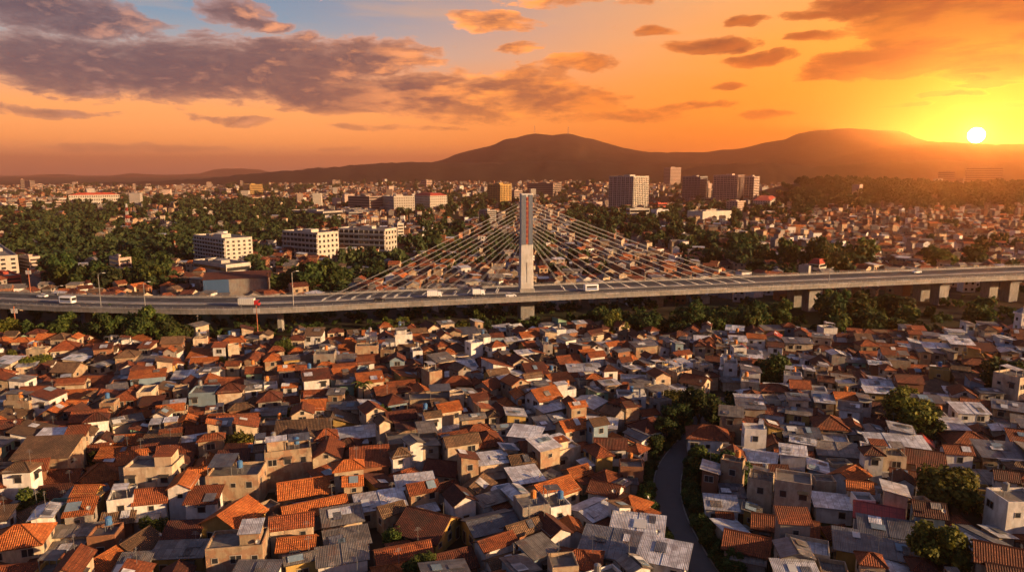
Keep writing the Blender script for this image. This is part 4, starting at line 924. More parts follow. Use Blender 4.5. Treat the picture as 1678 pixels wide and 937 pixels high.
# ------------------------------------------------------------------ tall and large buildings beyond the bridge
def tower(name, u0, u1, u2, vt, vb, wall, label, yaw=28, style='grid', fl=None, roofm='concrete_roof', cap=None, Y=None, cat='building', podium=None, floors=None, hw=None):
    """front corner at u1; left face back to u0, right face back to u2; vt is the roof line, vb the foot at the corner"""
    g_ = ground(u1, vb) if Y is None else at_y(u1, vb, Y)
    if Y is not None: g_.z = height(g_.x, Y)
    if u1-u0 > 1 and u2-u1 > 1: yaw = min(74, max(14, math.degrees(math.atan2(u2-u1, u1-u0))*.85+8))
    a = R(yaw); dl = Vector((-math.cos(a), math.sin(a), 0)); dr = Vector((math.sin(a), math.cos(a), 0))
    if name.startswith('wide'): name = name[4:]
    def ext(d, u):
        k = (u-PW/2)/F; # (gx+d.x t) = k*depth(gx+.., y)
        A = d.x-k*d.y*CP; B = k*(g_.y*CP-(g_.z-CH)*SP)-g_.x
        t = B/A if abs(A) > 1e-6 else 12
        return max(6., min(t, 400.)) if t > 0 else 12.
    la, lb = ext(dl, u0) if u0 < u1-1 else 14., ext(dr, u2) if u2 > u1+1 else 14.
    top = at_y(u1, vt, g_.y).z; h = max(top-g_.z, 4.); 
    root = link(name, None); root.location = g_; root.rotation_euler = (0, 0, math.pi-a)        # local +x runs along dl
    # local frame: x along dl, y such that dr = -y  (rotation by pi-a)
    sx, sy = la, -lb
    tag(root, label, cat); zb = -6
    mb = MB(); mb.box(0, sx, sy, 0, zb, h, wall); link('wall', mb.mesh('wall'), root)
    mb = MB(); 
    rh = min(4., h*.3)
    if cap == 'red':
        mb.hull([(-.4, sy-.4, h+.003), (sx+.4, sy-.4, h+.003), (sx+.4, .4, h+.003), (-.4, .4, h+.003)], [(sx*.2, sy*.8, h+rh), (sx*.8, sy*.8, h+rh), (sx*.8, sy*.2, h+rh), (sx*.2, sy*.2, h+rh)], 'roof_red')
    else:
        t_ = .3
        for x0, x1, y0, y1 in ((0, sx, -t_, 0), (0, sx, sy, sy+t_), (0, t_, sy+t_, -t_), (sx-t_, sx, sy+t_, -t_)): mb.box(x0, x1, y0, y1, h+.003, h+1.1, wall)
        mb.box(t_, sx-t_, sy+t_, -t_, h+.002, h+.2, roofm)
        mb.box(sx*.35, sx*.6, sy*.65, sy*.3, h+.203, h+min(3.4, 1.5+h*.05), wall); mb.box(sx*.75, sx*.85, sy*.5, sy*.3, h+.203, h+1.7, 'concrete'); 
    link('roof', mb.mesh('roof'), root)
    n = floors or max(2, int(round(h/3.3))); fh = h/n; px = F/depth(g_.x, g_.y, g_.z); cnt = 0
    for face, Ln in ((0, la), (1, lb), (2, la), (3, lb)):
        st = style[face] if isinstance(style, tuple) and face < 2 else (style[0] if isinstance(style, tuple) else style)
        if face > 1: st = 'ribbon'
        def put_box(mb, s0, s1, z0, z1, t0, t1, mat):
            if face == 0: mb.box(s0, s1, t0, t1, z0, z1, mat)
            elif face == 1: mb.box(-t1, -t0, -s1, -s0, z0, z1, mat)
            elif face == 2: mb.box(s0, s1, sy-t1, sy-t0, z0, z1, mat)
            else: mb.box(sx+t0, sx+t1, -s1, -s0, z0, z1, mat)
        if st == 'gallery':
            for f in range(n):
                mb = MB(); z = f*fh; put_box(mb, .6, Ln-.6, z+fh*.38, z+fh*.92, .01, .04, 'glass_dark')
                k = max(2, int(Ln/4))
                for i in range(k+1): x = .6+(Ln-1.2)*i/k; put_box(mb, x-.2, x+.2, z+fh*.36, z+fh*.94, .02, .5, wall)
                link('window', mb.mesh('window'), root)
                mb = MB(); put_box(mb, .1, Ln-.1, z+fh*.1, z+fh*.34, .015, 1.1, wall); link('balcony', mb.mesh('balcony'), root)
        elif st == 'ribbon':
            for f in range(n):
                if n > 9 and face > 1 and f % 2: continue
                mb = MB(); z = f*fh; put_box(mb, .5, Ln-.5, z+fh*.35, z+fh*.8, .01, .05, 'glass_dark'); link('window', mb.mesh('window'), root)
        elif st == 'grid':
            k = max(2, int(Ln/3.4)); sw = .45
            mbw = None
            for f in range(n):
                for i in range(k):
                    x = Ln*(i+.5)/k; hwid = Ln/k*sw/2; z = f*fh
                    if cnt >= 100:
                        mbw = mbw or MB(); put_box(mbw, x-hwid, x+hwid, z+fh*.3, z+fh*.78, .01, .05, 'glass_dark'); continue
                    mb = MB(); put_box(mb, x-hwid, x+hwid, z+fh*.3, z+fh*.78, .01, .05, 'glass_dark'); put_box(mb, x-hwid-.15, x+hwid+.15, z+fh*.24, z+fh*.298, .01, .2, wall); link('window', mb.mesh('window'), root); cnt += 1
            if mbw: stuff(link('window', mbw.mesh('window'), root))
        elif st == 'tower':                                       # vertical bays of balconies
            k = max(2, int(Ln/6.5))
            for i in range(k):
                x0, x1 = Ln*i/k+.5, Ln*(i+1)/k-.5; mb = MB()
                put_box(mb, x0+.4, x1-.4, fh*.3, h-fh*.15, .01, .05, 'glass_dark')
                link('window', mb.mesh('window'), root); mb = MB()
                put_box(mb, (x0+x1)/2-.25, (x0+x1)/2+.25, .2, h, .02, .6, wall)
                for f in range(n): z = f*fh; put_box(mb, x0+.2, x1-.2, z+fh*.02, z+fh*.36, .03, .9 if i % 2 else .5, wall)
                link('balcony', mb.mesh('balcony'), root)
    return root
B_ = [
 ('hospital_block', 321, 372, 416, 394, 446, 'tower_white', 'white slab with dark balcony rows left and sunlit window side, near the blue warehouse', 40, ('gallery', 'grid'), 8),
 ('podium_building', 318, 372, 412, 437, 462, 'tower_white', 'low white annex at the foot of the eight-storey slab', 40, ('ribbon', 'ribbon'), 2),
 ('school_block', 465, 522, 556, 384, 426, 'tower_white', 'cream five-storey block with open galleries, left of the pair', 32, ('gallery', 'grid'), 5),
 ('school_block', 556, 632, 651, 378, 421, 'tower_white', 'cream five-storey block with open galleries, right of the pair', 24, ('gallery', 'grid'), 5),
 ('tower_block', 646, 652, 661, 368, 398, 'tower_white', 'slim white stair tower behind the right gallery block', 30, 'ribbon', 6),
 ('apartment_building', 183, 199, 212, 426, 474, 'tower_pink', 'slim salmon block with a dark painted emblem, standing among trees', 38, ('ribbon', 'ribbon'), 7),
 ('apartment_building', -30, 0, 33, 423, 458, 'tower_white', 'white five-storey building cut by the left edge above the bridge', 20, 'grid', 5),
 ('apartment_building', 33, 50, 61, 424, 446, 'tower_pink', 'pinkish building right beside the one cut by the left edge', 30, 'ribbon', 4),
 ('low_building', -20, 10, 36, 456, 468, 'roof_red', 'low red-walled building at the foot of the left-edge block', 20, 'ribbon', 2),
 ('campus_building', 60, 114, 197, 320, 337, 'tower_white', 'very long white building with a deep red roof on the far left', 18, ('ribbon', 'grid'), 3, 'red'),
 ('low_building', -20, 8, 30, 336, 350, 'tower_white', 'white building at the left edge below the red-roofed long building', 25, 'ribbon', 3),
 ('low_building', 30, 44, 86, 333, 345, 'tower_white', 'white stepped building between left edge and red-roofed long building', 20, 'ribbon', 3),
 ('low_building', 86, 90, 110, 331, 343, 'tower_pink', 'pink flat building in front of the red-roofed long building', 20, 'ribbon', 3),
 ('tower_block', 32, 36, 42, 295, 318, 'tower_brown', 'dark slim tower at the far left horizon', 20, 'ribbon', 8),
 ('tower_block', 41, 50, 58, 297, 310, 'tower_brown', 'dark squat tower beside the slim one at far left', 20, 'ribbon', 5),
 ('tower_block', 58, 62, 70, 302, 312, 'tower_pink', 'pink block right of the dark towers at far left', 20, 'ribbon', 4),
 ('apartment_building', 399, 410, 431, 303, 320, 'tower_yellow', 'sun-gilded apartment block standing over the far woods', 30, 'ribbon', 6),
 ('low_building', 360, 372, 382, 310, 320, 'tower_pink', 'dull pink block left of the sun-gilded apartments', 30, 'ribbon', 4),
 ('low_building', 431, 436, 446, 315, 321, 'tower_pink', 'low pink wing right of the sun-gilded apartments', 30, 'ribbon', 2),
 ('tower_block', 390, 394, 399, 297, 306, 'tower_brown', 'small dark tower behind the sun-gilded apartments', 30, 'ribbon', 4),
 ('sports_hall', 474, 530, 562, 348, 363, 'tower_grey', 'wide grey flat-roofed hall in the left woods', 25, 'ribbon', 2),
 ('low_building', 552, 572, 628, 349, 358, 'tower_grey', 'low pale hall right of the wide grey hall', 16, 'ribbon', 2),
 ('office_block', 571, 606, 628, 323, 348, 'tower_brown', 'brown office slab left of the white twin blocks', 28, 'ribbon', 6),
 ('office_block', 627, 646, 680, 323, 349, 'tower_white', 'white block with many windows, left of the red-roofed one', 26, 'grid', 6),
 ('office_block', 680, 705, 733, 321, 346, 'tower_white', 'white block under a red roof in the middle distance', 26, 'grid', 6, 'red'),
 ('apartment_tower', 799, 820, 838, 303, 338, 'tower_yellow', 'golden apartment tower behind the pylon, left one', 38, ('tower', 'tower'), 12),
 ('apartment_tower', 836, 843, 856, 313, 336, 'tower_pink', 'pale tower squeezed between golden tower and pylon', 38, 'ribbon', 8),
 ('tower_block', 864, 906, 920, 301, 322, 'tower_brown', 'wide dark slab right behind the pylon top', 24, 'ribbon', 7),
 ('tower_block', 690, 699, 708, 296, 307, 'tower_pink', 'small pink tower far beyond the red-roofed white block', 30, 'ribbon', 4),
 ('apartment_building', 785, 799, 813, 346, 369, 'tower_grey', 'grey mid-rise among trees left of the pylon', 32, ('tower', 'ribbon'), 7),
 ('apartment_tower', 997, 1037, 1062, 290, 345, 'tower_white', 'big white apartment tower with balcony columns, tallest in view', 30, ('tower', 'tower'), 18),
 ('podium_building', 1026, 1032, 1064, 343, 359, 'tower_white', 'white podium in front of the big white apartment tower', 18, 'ribbon', 2),
 ('low_building', 1066, 1076, 1095, 345, 361, 'concrete_pale', 'windowless white cube beside the big tower podium', 25, 'none', 2),
 ('low_building', 1064, 1078, 1093, 334, 345, 'roof_red', 'red-walled hall behind the windowless white cube', 25, 'ribbon', 2),
 ('apartment_tower', 1087, 1098, 1115, 275, 303, 'tower_pink', 'hazy pink tower left of the brown tower group', 30, 'ribbon', 12),
 ('apartment_tower', 1117, 1146, 1158, 290, 330, 'tower_grey', 'broad grey-brown tower, leftmost of the tower group', 22, ('tower', 'ribbon'), 14),
 ('apartment_tower', 1167, 1207, 1218, 288, 334, 'tower_pink', 'broad pinkish tower, central one of the tower group', 20, ('tower', 'tower'), 15),
 ('apartment_tower', 1180, 1188, 1193, 272, 300, 'tower_grey', 'slim grey tower rising behind the central broad tower', 30, 'ribbon', 10),
 ('apartment_tower', 1218, 1234, 1243, 290, 328, 'tower_pink', 'narrow tower, rightmost of the tower group', 28, ('tower', 'ribbon'), 14),
 ('low_building', 1126, 1151, 1198, 348, 363, 'tower_white', 'long white flat building below the tower group', 18, 'none', 2),
 ('low_building', 1150, 1156, 1175, 344, 352, 'tower_white', 'raised white block behind the long flat building', 18, 'none', 2),
 ('apartment_building', 1190, 1208, 1221, 331, 348, 'tower_pink', 'pink mid-rise at the feet of the narrow tower', 26, 'grid', 5),
 ('apartment_building', 1233, 1261, 1270, 329, 346, 'tower_white', 'white block under a red roof beside the wooded ridge', 22, 'grid', 5, 'red'),
 ('low_building', 1135, 1142, 1166, 326, 334, 'tower_white', 'small white hall between the brown and pinkish towers', 22, 'ribbon', 2),
 ('tower_block', 1580, 1640, 1657, 275, 312, 'tower_brown', 'dark apartment slab in the sun glare on the right', 16, 'ribbon', 10),
 ('tower_block', 1535, 1562, 1576, 282, 310, 'tower_brown', 'fainter slab left of the dark one in the glare', 16, 'ribbon', 9),
 ('tower_block', 1012, 1020, 1029, 274, 282, 'tower_pink', 'tiny pink towers far behind the big white tower', 30, 'ribbon', 3),
 ('tower_block', 946, 952, 958, 280, 293, 'tower_pink', 'pale thin tower far right of the pylon', 30, 'ribbon', 6),
 ('tower_block', 915, 924, 932, 281, 292, 'tower_brown', 'dull brown tower far right of the pylon', 30, 'ribbon', 5),
 ('tower_block', 536, 545, 558, 296, 307, 'tower_brown', 'brown tower on the hazy plain left of centre', 30, 'ribbon', 5),
 ('church_building', 1330, 1341, 1353, 433, 458, 'tower_white', 'white building under a red roof just above the right half of the bridge', 30, 'ribbon', 3, 'red'),
 ('low_building', 1318, 1324, 1331, 439, 458, 'tower_white', 'small white house beside the red-roofed one above the bridge', 30, 'none', 2),
]
for b in B_:
    (nm, u0, u1, u2, vt, vb, wl_, lab, yaw, st, fl_), cap = b[:11], (b[11] if len(b) > 11 else None)
    root = tower(nm, u0, u1, u2, vt, vb, wl_, lab, yaw, st, cap=cap, floors=fl_, Y=None)
    if 'emblem' in lab:
        mb = MB()
        for x0, x1, z0, z1 in ((1, 4, 8, 8.8), (1, 1.8, 5, 8), (3.2, 4, 3.5, 8), (1, 4, 5, 5.6), (1.5, 2.3, 1.5, 4.5), (1.5, 4.2, 1.5, 2.2)): mb.box(-.055, -.02, -x1, -x0, z0+1.5, z1+1.5, 'wood_dark')
        link('painted_emblem', mb.mesh('painted_emblem'), root)
# blue warehouse by the bridge
wh = link('warehouse', None); g_ = ground(377, 494); wh.location = g_; wh.rotation_euler = (0, 0, R(18)); tag(wh, 'dark blue warehouse with pale side wall and rust-red roof behind the bridge', 'warehouse')
mb = MB(); mb.box(-11, 0, .0, 26, -1, 10.7, 'panel_blue'); mb.box(.003, 18, 0.003, 26, -1, 10.6, 'plaster_grey'); link('wall', mb.mesh('wall'), wh)
mb = MB(); mb.hull([(-11.5, -.6, 10.703), (18.5, -.6, 10.703), (18.5, 26.5, 10.703), (-11.5, 26.5, 10.703)], [(-11.5, 13, 12.4), (18.5, 13, 12.4), (18.5, 13.2, 12.4), (-11.5, 13.2, 12.4)], 'tile_terracotta'); link('roof', mb.mesh('roof'), wh)
mb = MB()
for x in np.arange(-10.4, -.8, 1.2): mb.box(x, x+.1, -.06, -.001, 0, 10.5, 'panel_blue')
link('cladding_rib', mb.mesh('cladding_rib'), wh)
mb = MB(); mb.box(6, 10, -.05, .001, 0, 3.6, 'wood_dark'); link('door', mb.mesh('door'), wh)
mb = MB(); mb.box(17.0, 17.6, -1.8, 1.4, -1, 13.2, 'bare_brick'); link('sign_wall', mb.mesh('sign_wall'), wh)
# little mosque-like white tower at the right edge
mt = link('white_tower', None); p = on_z(1671, 556, 2.); mt.location = (p.x, p.y, 0); tag(mt, 'narrow white tower with small dark openings at the right edge below the bridge', 'tower')
mb = MB(); mb.hull(rect(1.9, 1.9, -.5), rect(1.7, 1.7, 11), 'plaster_white'); mb.hull(rect(2.1, 2.1, 11.003), rect(2.1, 2.1, 11.6), 'plaster_white'); link('wall', mb.mesh('wall'), mt)
mb = MB(); mb.hull(rect(1.8, 1.8, 11.603), rect(.2, .2, 13.4, .05), 'sheet_silver'); link('roof', mb.mesh('roof'), mt)
for z in (3.5, 6, 8.8):
    for y, x in ((-1.86, 0), (0, -1.86), (0, 1.86)):
        mb = MB(); mb.box(x-.4 if not x else x-.06, x+.4 if not x else x+.06, y-.06 if y else -.4, y+.06 if y else .4, z, z+1.1, 'glass_dark'); link('window', mb.mesh('window'), mt)
# lattice masts
def lattice(u, vt, vb, label, Y=None, wd=2.2, base=None):
    g_ = ground(u, vb) if Y is None else base; h = at_y(u, vt, g_.y).z-g_.z; root = link('radio_mast', None); root.location = g_; tag(root, label, 'mast')
    n = 8
    for part, off in (('red_section', 0), ('white_section', 1)):
        mb = MB()
        for i in range(off, n, 2):
            a, b = i/n, (i+1)/n; wa, wb = wd*(1-.8*a)/2, wd*(1-.8*b)/2; c4 = ((-1, -1), (1, -1), (1, 1), (-1, 1))
            for k in range(4):
                q = c4[k]; q2 = c4[(k+1) % 4]; mb.tube((q[0]*wa, q[1]*wa, a*h), (q[0]*wb, q[1]*wb, b*h), wd*.06, wd*.06, 'ornament_red' if off == 0 else 'steel_white', 4)
                mb.tube((q[0]*wa, q[1]*wa, a*h), (q2[0]*wb, q2[1]*wb, b*h), wd*.04, wd*.04, 'ornament_red' if off == 0 else 'steel_white', 4)
        link(part, mb.mesh(part), root)
lattice(211, 334, 382, 'red and white lattice mast standing in the left woods', wd=4); lattice(1601, 362, 392, 'thin red and white lattice mast in the hazy right-hand town', wd=3)
for u, vt, vb, lab in ((876, 206, 219, 'thin aerial on the left knoll of the central mountain'), (931, 207, 220, 'thin aerial on the right knoll of the central mountain')):
    p = at_y(u, vb+1.5, 4285); lattice(u, vt, vb, lab, Y=1, wd=9, base=p)
# ------------------------------------------------------------------ trees
def leaf_cloud(lobes, n, size, seed, flat=.85):
    """leaf-sized faces through the outer shell of several uneven lobes (numpy arrays)"""
    g = np.random.default_rng(seed); w_ = np.array([l[3]**2 for l in lobes]); pick = g.choice(len(lobes), n, p=w_/w_.sum()); Lb = np.array(lobes)
    d = g.normal(size=(n, 3)); d /= np.linalg.norm(d, axis=1)[:, None]; rr = g.uniform(.45, 1.06, n)**.6
    bmp = 1+.16*np.sin(d[:, 0]*5+pick)*np.sin(d[:, 1]*6+pick*2)+.1*np.sin(d[:, 2]*9+pick*3)
    c = Lb[pick, :3]+d*(Lb[pick, 3]*rr*bmp)[:, None]*np.array([1, 1, flat])
    nrm_ = d*.8+g.normal(size=(n, 3))*.55+np.array([0, 0, .25]); nrm_ /= np.linalg.norm(nrm_, axis=1)[:, None]
    t = np.cross(nrm_, g.normal(size=(n, 3))); t /= np.linalg.norm(t, axis=1)[:, None]; b = np.cross(nrm_, t)
    s = (size*g.uniform(.6, 1.3, n))[:, None]; q = np.stack([c-t*s-b*s*.55, c+t*s*.9-b*s*.5, c+t*s*.85+b*s*.6, c-t*s*.7+b*s*.5], 1)
    return q.reshape(-1, 3)
def quads_mesh(name, v, mat):
    me = bpy.data.meshes.new(name); n = len(v)//4
    me.vertices.add(n*4); me.vertices.foreach_set('co', v.astype(np.float32).ravel()); me.loops.add(n*4); me.loops.foreach_set('vertex_index', np.arange(n*4, dtype=np.int32))
    me.polygons.add(n); me.polygons.foreach_set('loop_start', np.arange(0, n*4, 4, dtype=np.int32)); me.polygons.foreach_set('loop_total', np.full(n, 4, dtype=np.int32))
    me.materials.append(M[mat]); me.update(calc_edges=True); me.validate(); return me
def lobes_of(r, seed, k=11, tall=1.):
    """lobes of a crown of radius 1 whose foot is at z = 0.35"""
    q = random.Random(seed); out = [(0, 0, 1.15*tall, .55)]
    for i in range(k):
        a = i*2.4+q.uniform(-.4, .4); z = q.uniform(.55, 1.75)*tall; rr = .62*math.sqrt(max(.1, 1-((z/tall-1.05)/.95)**2))
        out.append((math.cos(a)*rr, math.sin(a)*rr, z, q.uniform(.28, .48)))
    return out
PROTO = []
for i in range(6):
    lb = lobes_of(1, 30+i, 10+i % 3, (1., 1.15, .9, 1.05, 1.3, .95)[i]); me = {}
    for m_, nm in (('leaf_deep', 'deep'), ('leaf_mid', 'mid'), ('leaf_sunlit', 'gold')): me[nm] = quads_mesh('crown', leaf_cloud(lb, 4200, .075, 60+i), m_)
    lo = {}
    lv = leaf_cloud(lb, 900, .15, 90+i)
    for m_, nm in (('leaf_deep', 'deep'), ('leaf_mid', 'mid'), ('leaf_far', 'gold')): lo[nm] = quads_mesh('crown', lv, m_)
    tm = MB(); tm.tube((0, 0, -.3), (.02, .01, .75), .11, .07, 'bark', 7)
    for x, y, z, r_ in lb[1:6]: tm.tube((.02, .01, .6), (x*.8, y*.8, z), .055, .02, 'bark', 5)
    PROTO.append((me, lo, tm.mesh('trunk')))
titems = []; ntree = [0]
def tree(x, y, r_, kind, desc, where, group, lo=False, name='tree', z=None):
    i = ntree[0] % 6; ntree[0] += 1; root = link(name, None, None, (x, y, height(x, y) if z is None else z), rnd.uniform(0, 6.28)); k = rnd.uniform(.9, 1.12); root.scale = (r_, r_, r_*k)
    link('trunk', PROTO[i][2], root); link('crown', PROTO[i][1 if lo else 0][kind], root); tag(root, 'tree', 'tree', group)
    u, v = proj(x, y, height(x, y)+r_*1.2); titems.append((root, u, desc, where)); return root
KW = {'gold': 'sunlit yellow-green', 'deep': 'dark green', 'mid': 'mid green'}
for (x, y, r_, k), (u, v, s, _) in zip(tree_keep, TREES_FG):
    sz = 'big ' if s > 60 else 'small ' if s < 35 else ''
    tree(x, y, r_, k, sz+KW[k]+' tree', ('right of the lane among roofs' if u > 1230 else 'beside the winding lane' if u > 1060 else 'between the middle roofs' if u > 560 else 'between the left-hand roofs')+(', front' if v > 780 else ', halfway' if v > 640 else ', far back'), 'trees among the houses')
def palm(u, v, s):
    p = on_z(u, v, 7); root = link('palm_tree', None, None, (p.x, p.y, 0)); tag(root, 'palm with drooping fronds '+('beside the green-walled house' if u < 620 else 'under the bridge, left of the pylon pier'), 'palm tree'); h = 6.5
    mb = MB(); mb.tube((0, 0, -.3), (.15, .05, h*.5), .22, .17, 'bark', 7); mb.tube((.15, .05, h*.5), (.05, .1, h), .17, .14, 'bark', 7); link('trunk', mb.mesh('trunk'), root)
    mb = MB(); q = random.Random(int(u))
    for i in range(22):
        a = i*2.4; ln = q.uniform(2.2, 3.2); up = q.uniform(.1, 1.3); pr = None
        for t in (0, .3, .6, 1.):
            c_ = Vector((.05+math.cos(a)*ln*t, .1+math.sin(a)*ln*t, h+up*t*2-1.9*t*t)); n_ = Vector((-math.sin(a), math.cos(a), 0))*(.34*(1-t)+.05); cur = (c_-n_-Vector((0, 0, .15)), c_, c_+n_-Vector((0, 0, .15)))
            if pr: mb.face([pr[0], cur[0], cur[1], pr[1]], 'leaf_sunlit'); mb.face([pr[1], cur[1], cur[2], pr[2]], 'leaf_mid')
            pr = cur
    link('crown', mb.mesh('crown'), root)
for p_ in PALMS: palm(*p_)
# the green band beneath and before the bridge, hand-set in photo positions
q = random.Random(5)
BAND = [((165, 300), (522, 548), 11, 34, ''), ((60, 170), (530, 552), 6, 26, ''), ((390, 480), (525, 540), 4, 22, ''), ((600, 800), (520, 540), 9, 26, ''), ((880, 1110), (512, 552), 26, 30, ''), ((1090, 1320), (515, 558), 26, 38, ''), ((1340, 1500), (498, 548), 20, 40, ''), ((1480, 1690), (492, 552), 24, 42, '')]
for (u0, u1), (v0, v1), n_, s, _ in BAND:
    for i in range(n_):
        u, v = q.uniform(u0, u1), q.uniform(v0, v1); p = on_z(u, v, 4.5)
        if abs(p.y-float(np.interp(p.x, [a.x for a in path], [a.y for a in path]))) < 2: p.y += 3
        r_ = s*q.uniform(.7, 1.25)/2/F*p.y; r_ = min(r_, 4.4 if p.y > deck_near(p.x)-4 else 5.6)
        if any(math.hypot(p.x-h['x'], p.y-h['y']) < r_*.5+3 for h in houses if abs(h['x']-p.x) < 12): continue
        if 130 < u < 310 and p.y < 236: continue
        if any(abs(u-pu) < 34 for pu in (1316, 1524, 1655)) and v > 492: continue
        k = q.choices(('deep', 'mid', 'gold'), (6, 4, 1.3))[0]
        tree(p.x, p.y, r_, k, ('low ' if r_ < 3 else 'spreading ' if r_ > 4.3 else '')+KW[k]+' tree', 'under the bridge '+('at its left end' if u < 350 else 'left of the pylon' if u < 860 else 'right of the pylon' if u < 1000 else 'left of twin piers' if u < 1320 else 'right of twin piers' if u < 1500 else 'at the right edge'), 'trees along the foot of the bridge', lo=p.y > 230)
for u, Y, r_, k in ((176, 229, 5.0, 'deep'), (200, 231, 5.9, 'mid'), (228, 228, 5.4, 'deep'), (258, 231, 6.0, 'mid'), (286, 230, 5.6, 'deep'), (140, 231, 4.6, 'deep'), (105, 232, 4.4, 'mid'), (8, 240, 5., 'gold'), (760, 241, 3.6, 'gold'), (655, 238, 3.4, 'gold'), (1010, 243, 5., 'gold'), (1060, 246, 5.2, 'deep'), (1130, 247, 5.4, 'deep'), (1180, 248, 5.6, 'mid'), (1235, 250, 5.6, 'deep'), (1275, 252, 5.2, 'mid')):
    x = (u-PW/2)/F*(Y*CP+8.5)
    tree(x, Y, r_, k, ('big ' if r_ > 5.3 else '')+KW[k]+' round-crowned tree', 'rising in front of the bridge '+('at its left end' if u < 350 else 'left of the pylon' if u < 860 else 'right of the pylon'), 'trees along the foot of the bridge')
# bank of the lane
for i in range(0, len(sm)-2):
    for sg in (-1, 1, 1):
        t = (sm[i+1]-sm[i]).normalized(); p = sm[i].lerp(sm[i+1], q.random())+Vector((t.y, -t.x, 0))*sg*q.uniform(3.4, 5.6 if sg > 0 else 4.0)
        if any(math.hypot(p.x-h['x'], p.y-h['y']) < 3.4 for h in houses if abs(h['x']-p.x) < 5): continue
        r_ = q.uniform(.8, 1.9); k = q.choices(('deep', 'mid'), (3, 1))[0]
        tree(p.x, p.y, r_, k, ('dark' if k == 'deep' else 'lighter')+(' little' if r_ < 1.2 else '')+' bush', 'on the '+('right' if sg > 0 else 'left')+' verge of the lane'+(', front bend' if i < 20 else ', middle bend' if i < 40 else ', far bend'), 'bushes along the lane', name='bush', z=-.7*r_)
for i, (u, v, s) in enumerate(((1140, 800, 26), (1150, 830, 30), (1160, 862, 30), (1172, 892, 34), (1188, 920, 36), (1142, 775, 26), (1210, 935, 36), (1180, 800, 30), (1140, 762, 26), (1056, 765, 20), (1062, 730, 26))):
    p = on_z(u, v, 1.2); r_ = s/2/F*p.y*.9; tree(p.x, p.y, r_, 'deep', 'dark bush', 'on the right bank of the lane' if u > 1100 else 'on the left edge of the lane', 'bushes along the lane', name='bush', z=-.75*r_)
# trees beyond the bridge: the nearest and largest one by one, the far woods as one mass
WOODS = [  # polygon box in the photo: u range, v range (foot line), density, crown px
((80, 185), (470, 484), 20, 30), ((212, 300), (468, 484), 16, 30), ((450, 560), (478, 487), 20, 32), ((0, 320), (395, 440), 60, 24), ((300, 470), (395, 430), 26, 22), ((0, 220), (345, 400), 60, 20), ((220, 480), (330, 390), 80, 18),
((380, 470), (440, 460), 8, 24), ((560, 640), (440, 470), 14, 24), ((650, 860), (350, 380), 34, 16), ((1190, 1330), (425, 462), 30, 24), ((1330, 1420), (425, 455), 18, 30), ((1500, 1640), (430, 445), 14, 26), ((930, 1250), (345, 400), 50, 15), ((700, 850), (320, 350), 34, 12), ((480, 570), (365, 400), 20, 18), ((1120, 1220), (400, 440), 20, 20), ((880, 1000), (425, 460), 10, 18), ((1230, 1330), (345, 370), 40, 12)]
cand = []
for (u0, u1), (v0, v1), n_, s in WOODS:
    for i in range(int(n_*1.1)):
        u, v = q.uniform(u0, u1), q.uniform(v0, v1); p = ground(u, v); r_ = min(s*q.uniform(.8, 1.6)/2/F*p.y, 9.5)
        if p.y < 345 and p.y < float(np.interp(p.x, [a.x for a in path], [a.y for a in path]))+22: continue
        cand.append((s, p, r_, u, v))
blocks = [(o.location.x, o.location.y) for o in COL.objects if o.parent is None and o.get('category') in ('building', 'warehouse')]
cand = [c_ for c_ in cand if not any(math.hypot(c_[1].x-x, c_[1].y-y) < 9 for x, y in blocks)]
cand.sort(key=lambda c_: -c_[2]/c_[1].y)
room = 300-len(titems)
FARQ = []
def low_lobes(seed): return lobes_of(1, seed, 6)
LOWV = [leaf_cloud(low_lobes(200+i), 170, .24, 300+i) for i in range(8)]
def far_tree(x, y, r_, z=None):
    a = rnd.uniform(0, 6.28); c_, s_ = math.cos(a), math.sin(a); v_ = LOWV[rnd.randrange(8)]*np.array([r_, r_, r_*rnd.uniform(.85, 1.15)])
    FARQ.append(np.stack([v_[:, 0]*c_-v_[:, 1]*s_+x, v_[:, 0]*s_+v_[:, 1]*c_+y, v_[:, 2]+(height(x, y) if z is None else z)-.25*r_], 1))
for i, (s, p, r_, u, v) in enumerate(cand):
    if i < room:
        k = q.choices(('deep', 'mid', 'gold'), (6, 3, .7))[0]
        zone = ('behind the left curve of the bridge' if u < 330 and v > 440 else 'in the left woods' if u < 330 else 'near the gallery blocks' if u < 680 else 'behind the stay cables' if u < 1120 else 'behind the right half of the bridge')
        row = ', nearest rows' if v > 465 else ', lower rows' if v > 425 else ', middle rows' if v > 385 else ', upper rows'
        tree(p.x, p.y, r_, k, ('large ' if r_ > 6 else 'small ' if r_ < 4 else '')+KW[k]+' tree', zone+row, 'trees beyond the bridge', lo=True)
    else: far_tree(p.x, p.y, r_)
unique_labels(titems)
for i in range(2100):                                             # the wooded ridge on the right
    x = q.uniform(430, 1500); y = q.uniform(1000, 1620); r_ = q.uniform(5, 9.5)
    if x/y < .37+.00008*(y-1000) or x/y > .86: continue
    if height(x, y) < 7+5*noise.noise((x/90, y/90, 0)): continue
    far_tree(x, y, r_)
for i in range(4200):                                             # scattered groves over the plain
    y = 400*math.exp(q.uniform(0, 2.08)); x = q.uniform(-.82, .82)*y
    if noise.noise((x/(60+y*.06), y/(90+y*.09), 1.7)) < (.05 if y < 950 else -.03): continue
    if x/y > .36 and y < 1050 and q.random() < .75: continue
    if any(abs(x-bx) < 14 and -14 < y-by < 16 for bx, by in blocks): continue
    far_tree(x, y, q.uniform(3.2, 6.5)*(1+y/4000))
stuff(tag(link('distant_woodland', quads_mesh('distant_woodland', np.concatenate(FARQ), 'leaf_far')), 'dark green groves and wooded ridge spread over the far town', 'woodland'))

